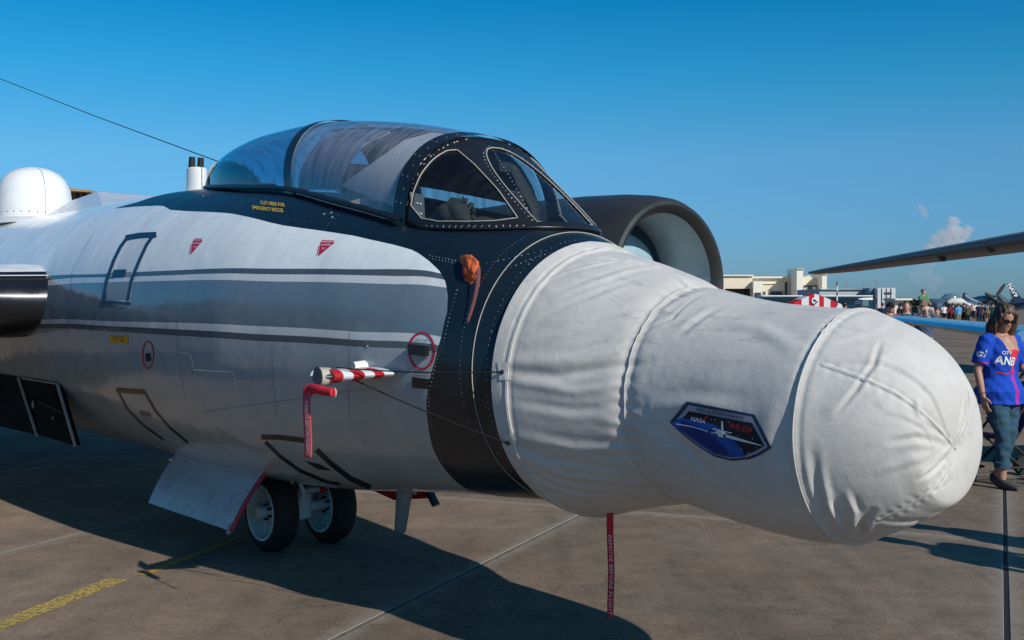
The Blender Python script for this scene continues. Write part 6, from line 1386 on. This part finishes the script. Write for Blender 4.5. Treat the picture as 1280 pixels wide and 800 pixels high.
for px_, d_, py_ in ((1058, 300, 352), (1080, 320, 355), (1096, 300, 351)):
    lpn = thing('light_pole', {1058: 'far lighting mast above the long low part of the white building', 1080: 'far lighting mast just left of the taller white end block', 1096: 'far lighting mast rising right above the taller white end block'}[px_], 'light pole', at(px_, d_), 0, 'far lighting masts'); MB().tube([(0, 0, 0), (0, 0, zat(py_, d_))], [.16, .09], 8).build('mast', M['steel'], lpn); MB().box((0, 0, zat(py_, d_)), (1.0, .3, .3)).build('lamp_head', M['grey'], lpn, False)
# far tree belts: one on the horizon in view, one across the field behind the photographer (mirrored in the paint)
TREE = mat('far_foliage', (.035, .055, .025), .9, var=.5, scale=.3)
def tree_belt(name, fn, hgt, n, size):
    r_ = np.random.RandomState(len(name) + n); V = []; F = []
    for i in range(n):
        x, y = fn(r_.uniform(0, 1), r_); h_ = hgt * r_.uniform(.55, 1.0); s_ = size
        for k in range(36):
            c = Vector((x + r_.normal(0, s_ * .9), y + r_.normal(0, s_ * .6), h_ * (1 - r_.beta(1.3, 1.6)) )); a = Vector(r_.normal(0, 1, 3)).normalized() * s_ * .55; b_ = Vector(r_.normal(0, 1, 3)).cross(a).normalized() * s_ * .45; q = len(V)
            V += [c + a, c + b_, c - a, c - b_]; F.append((q, q + 1, q + 2, q + 3))
    return tag(mesh(name, [tuple(v) for v in V], F, TREE, None, False), kind='stuff')
tree_belt('far_trees', lambda u, r_: (250 + u * 700, 1000 + r_.uniform(0, 40)), 6.5, 260, 3.0)
tree_belt('trees_behind_viewer', lambda u, r_: (-260 + u * 460, -95 - 60 * math.sin(u * 3) + r_.uniform(-6, 6)), 13, 260, 3.2)

# ---- small smoke-like cumulus far off
clm = bpy.data.materials.new('cloud_vapour'); clm.use_nodes = True; ct = clm.node_tree; ct.nodes.clear()
co_ = ct.nodes.new('ShaderNodeOutputMaterial'); pv = ct.nodes.new('ShaderNodeVolumePrincipled'); pv.inputs['Color'].default_value = (.96, .95, .95, 1); pv.inputs['Density'].default_value = .03; pv.inputs['Anisotropy'].default_value = .2; ct.links.new(pv.outputs[0], co_.inputs['Volume'])
D8 = 1600.0
def cloud(name, label, puffs, dens):
    m_ = clm.copy(); m_.node_tree.nodes['Principled Volume'].inputs['Density'].default_value = dens
    mb = MB(); c0 = at(puffs[0][0], D8, 0, puffs[0][1])
    for px_, py_, r_ in puffs:
        p = at(px_, D8, 0, py_) - c0; rr = r_ * D8 / FPX; mb.ball(p, (rr, rr, rr * .92), 16, 10)
    o = remeshed(name, mb, m_, 1.6, None, 2); o.location = c0
    for v in o.data.vertices:
        q_ = v.co; v.co += v.normal * 1.9 * (math.sin(q_.x * .45 + q_.z * .3) * math.sin(q_.z * .5 - q_.y * .35) + .6 * math.sin(q_.x * 1.1 - q_.z * .8 + q_.y * .7))
    return tag(o, label, 'cloud')
cloud('cloud', 'small white puffy cloud low in the sky above the grey wing', [(1191, 290, 11), (1179, 295, 10), (1204, 292, 9), (1192, 277, 8), (1170, 300, 8), (1186, 304, 10), (1211, 287, 6), (1162, 312, 9), (1176, 312, 9), (1198, 302, 9)], .085)
cloud('cloud', 'tiny faint white cloud puff above and left of the larger cloud', [(1153, 262, 5), (1150, 258, 4), (1156, 268, 5)], .06)
cloud('cloud', 'faint greyish vapour trail sinking below the white puffy cloud', [(1162, 330, 8), (1150, 338, 7), (1160, 345, 9), (1172, 320, 7), (1148, 352, 7), (1165, 358, 7), (1155, 325, 9), (1142, 345, 8), (1172, 350, 8)], .016)
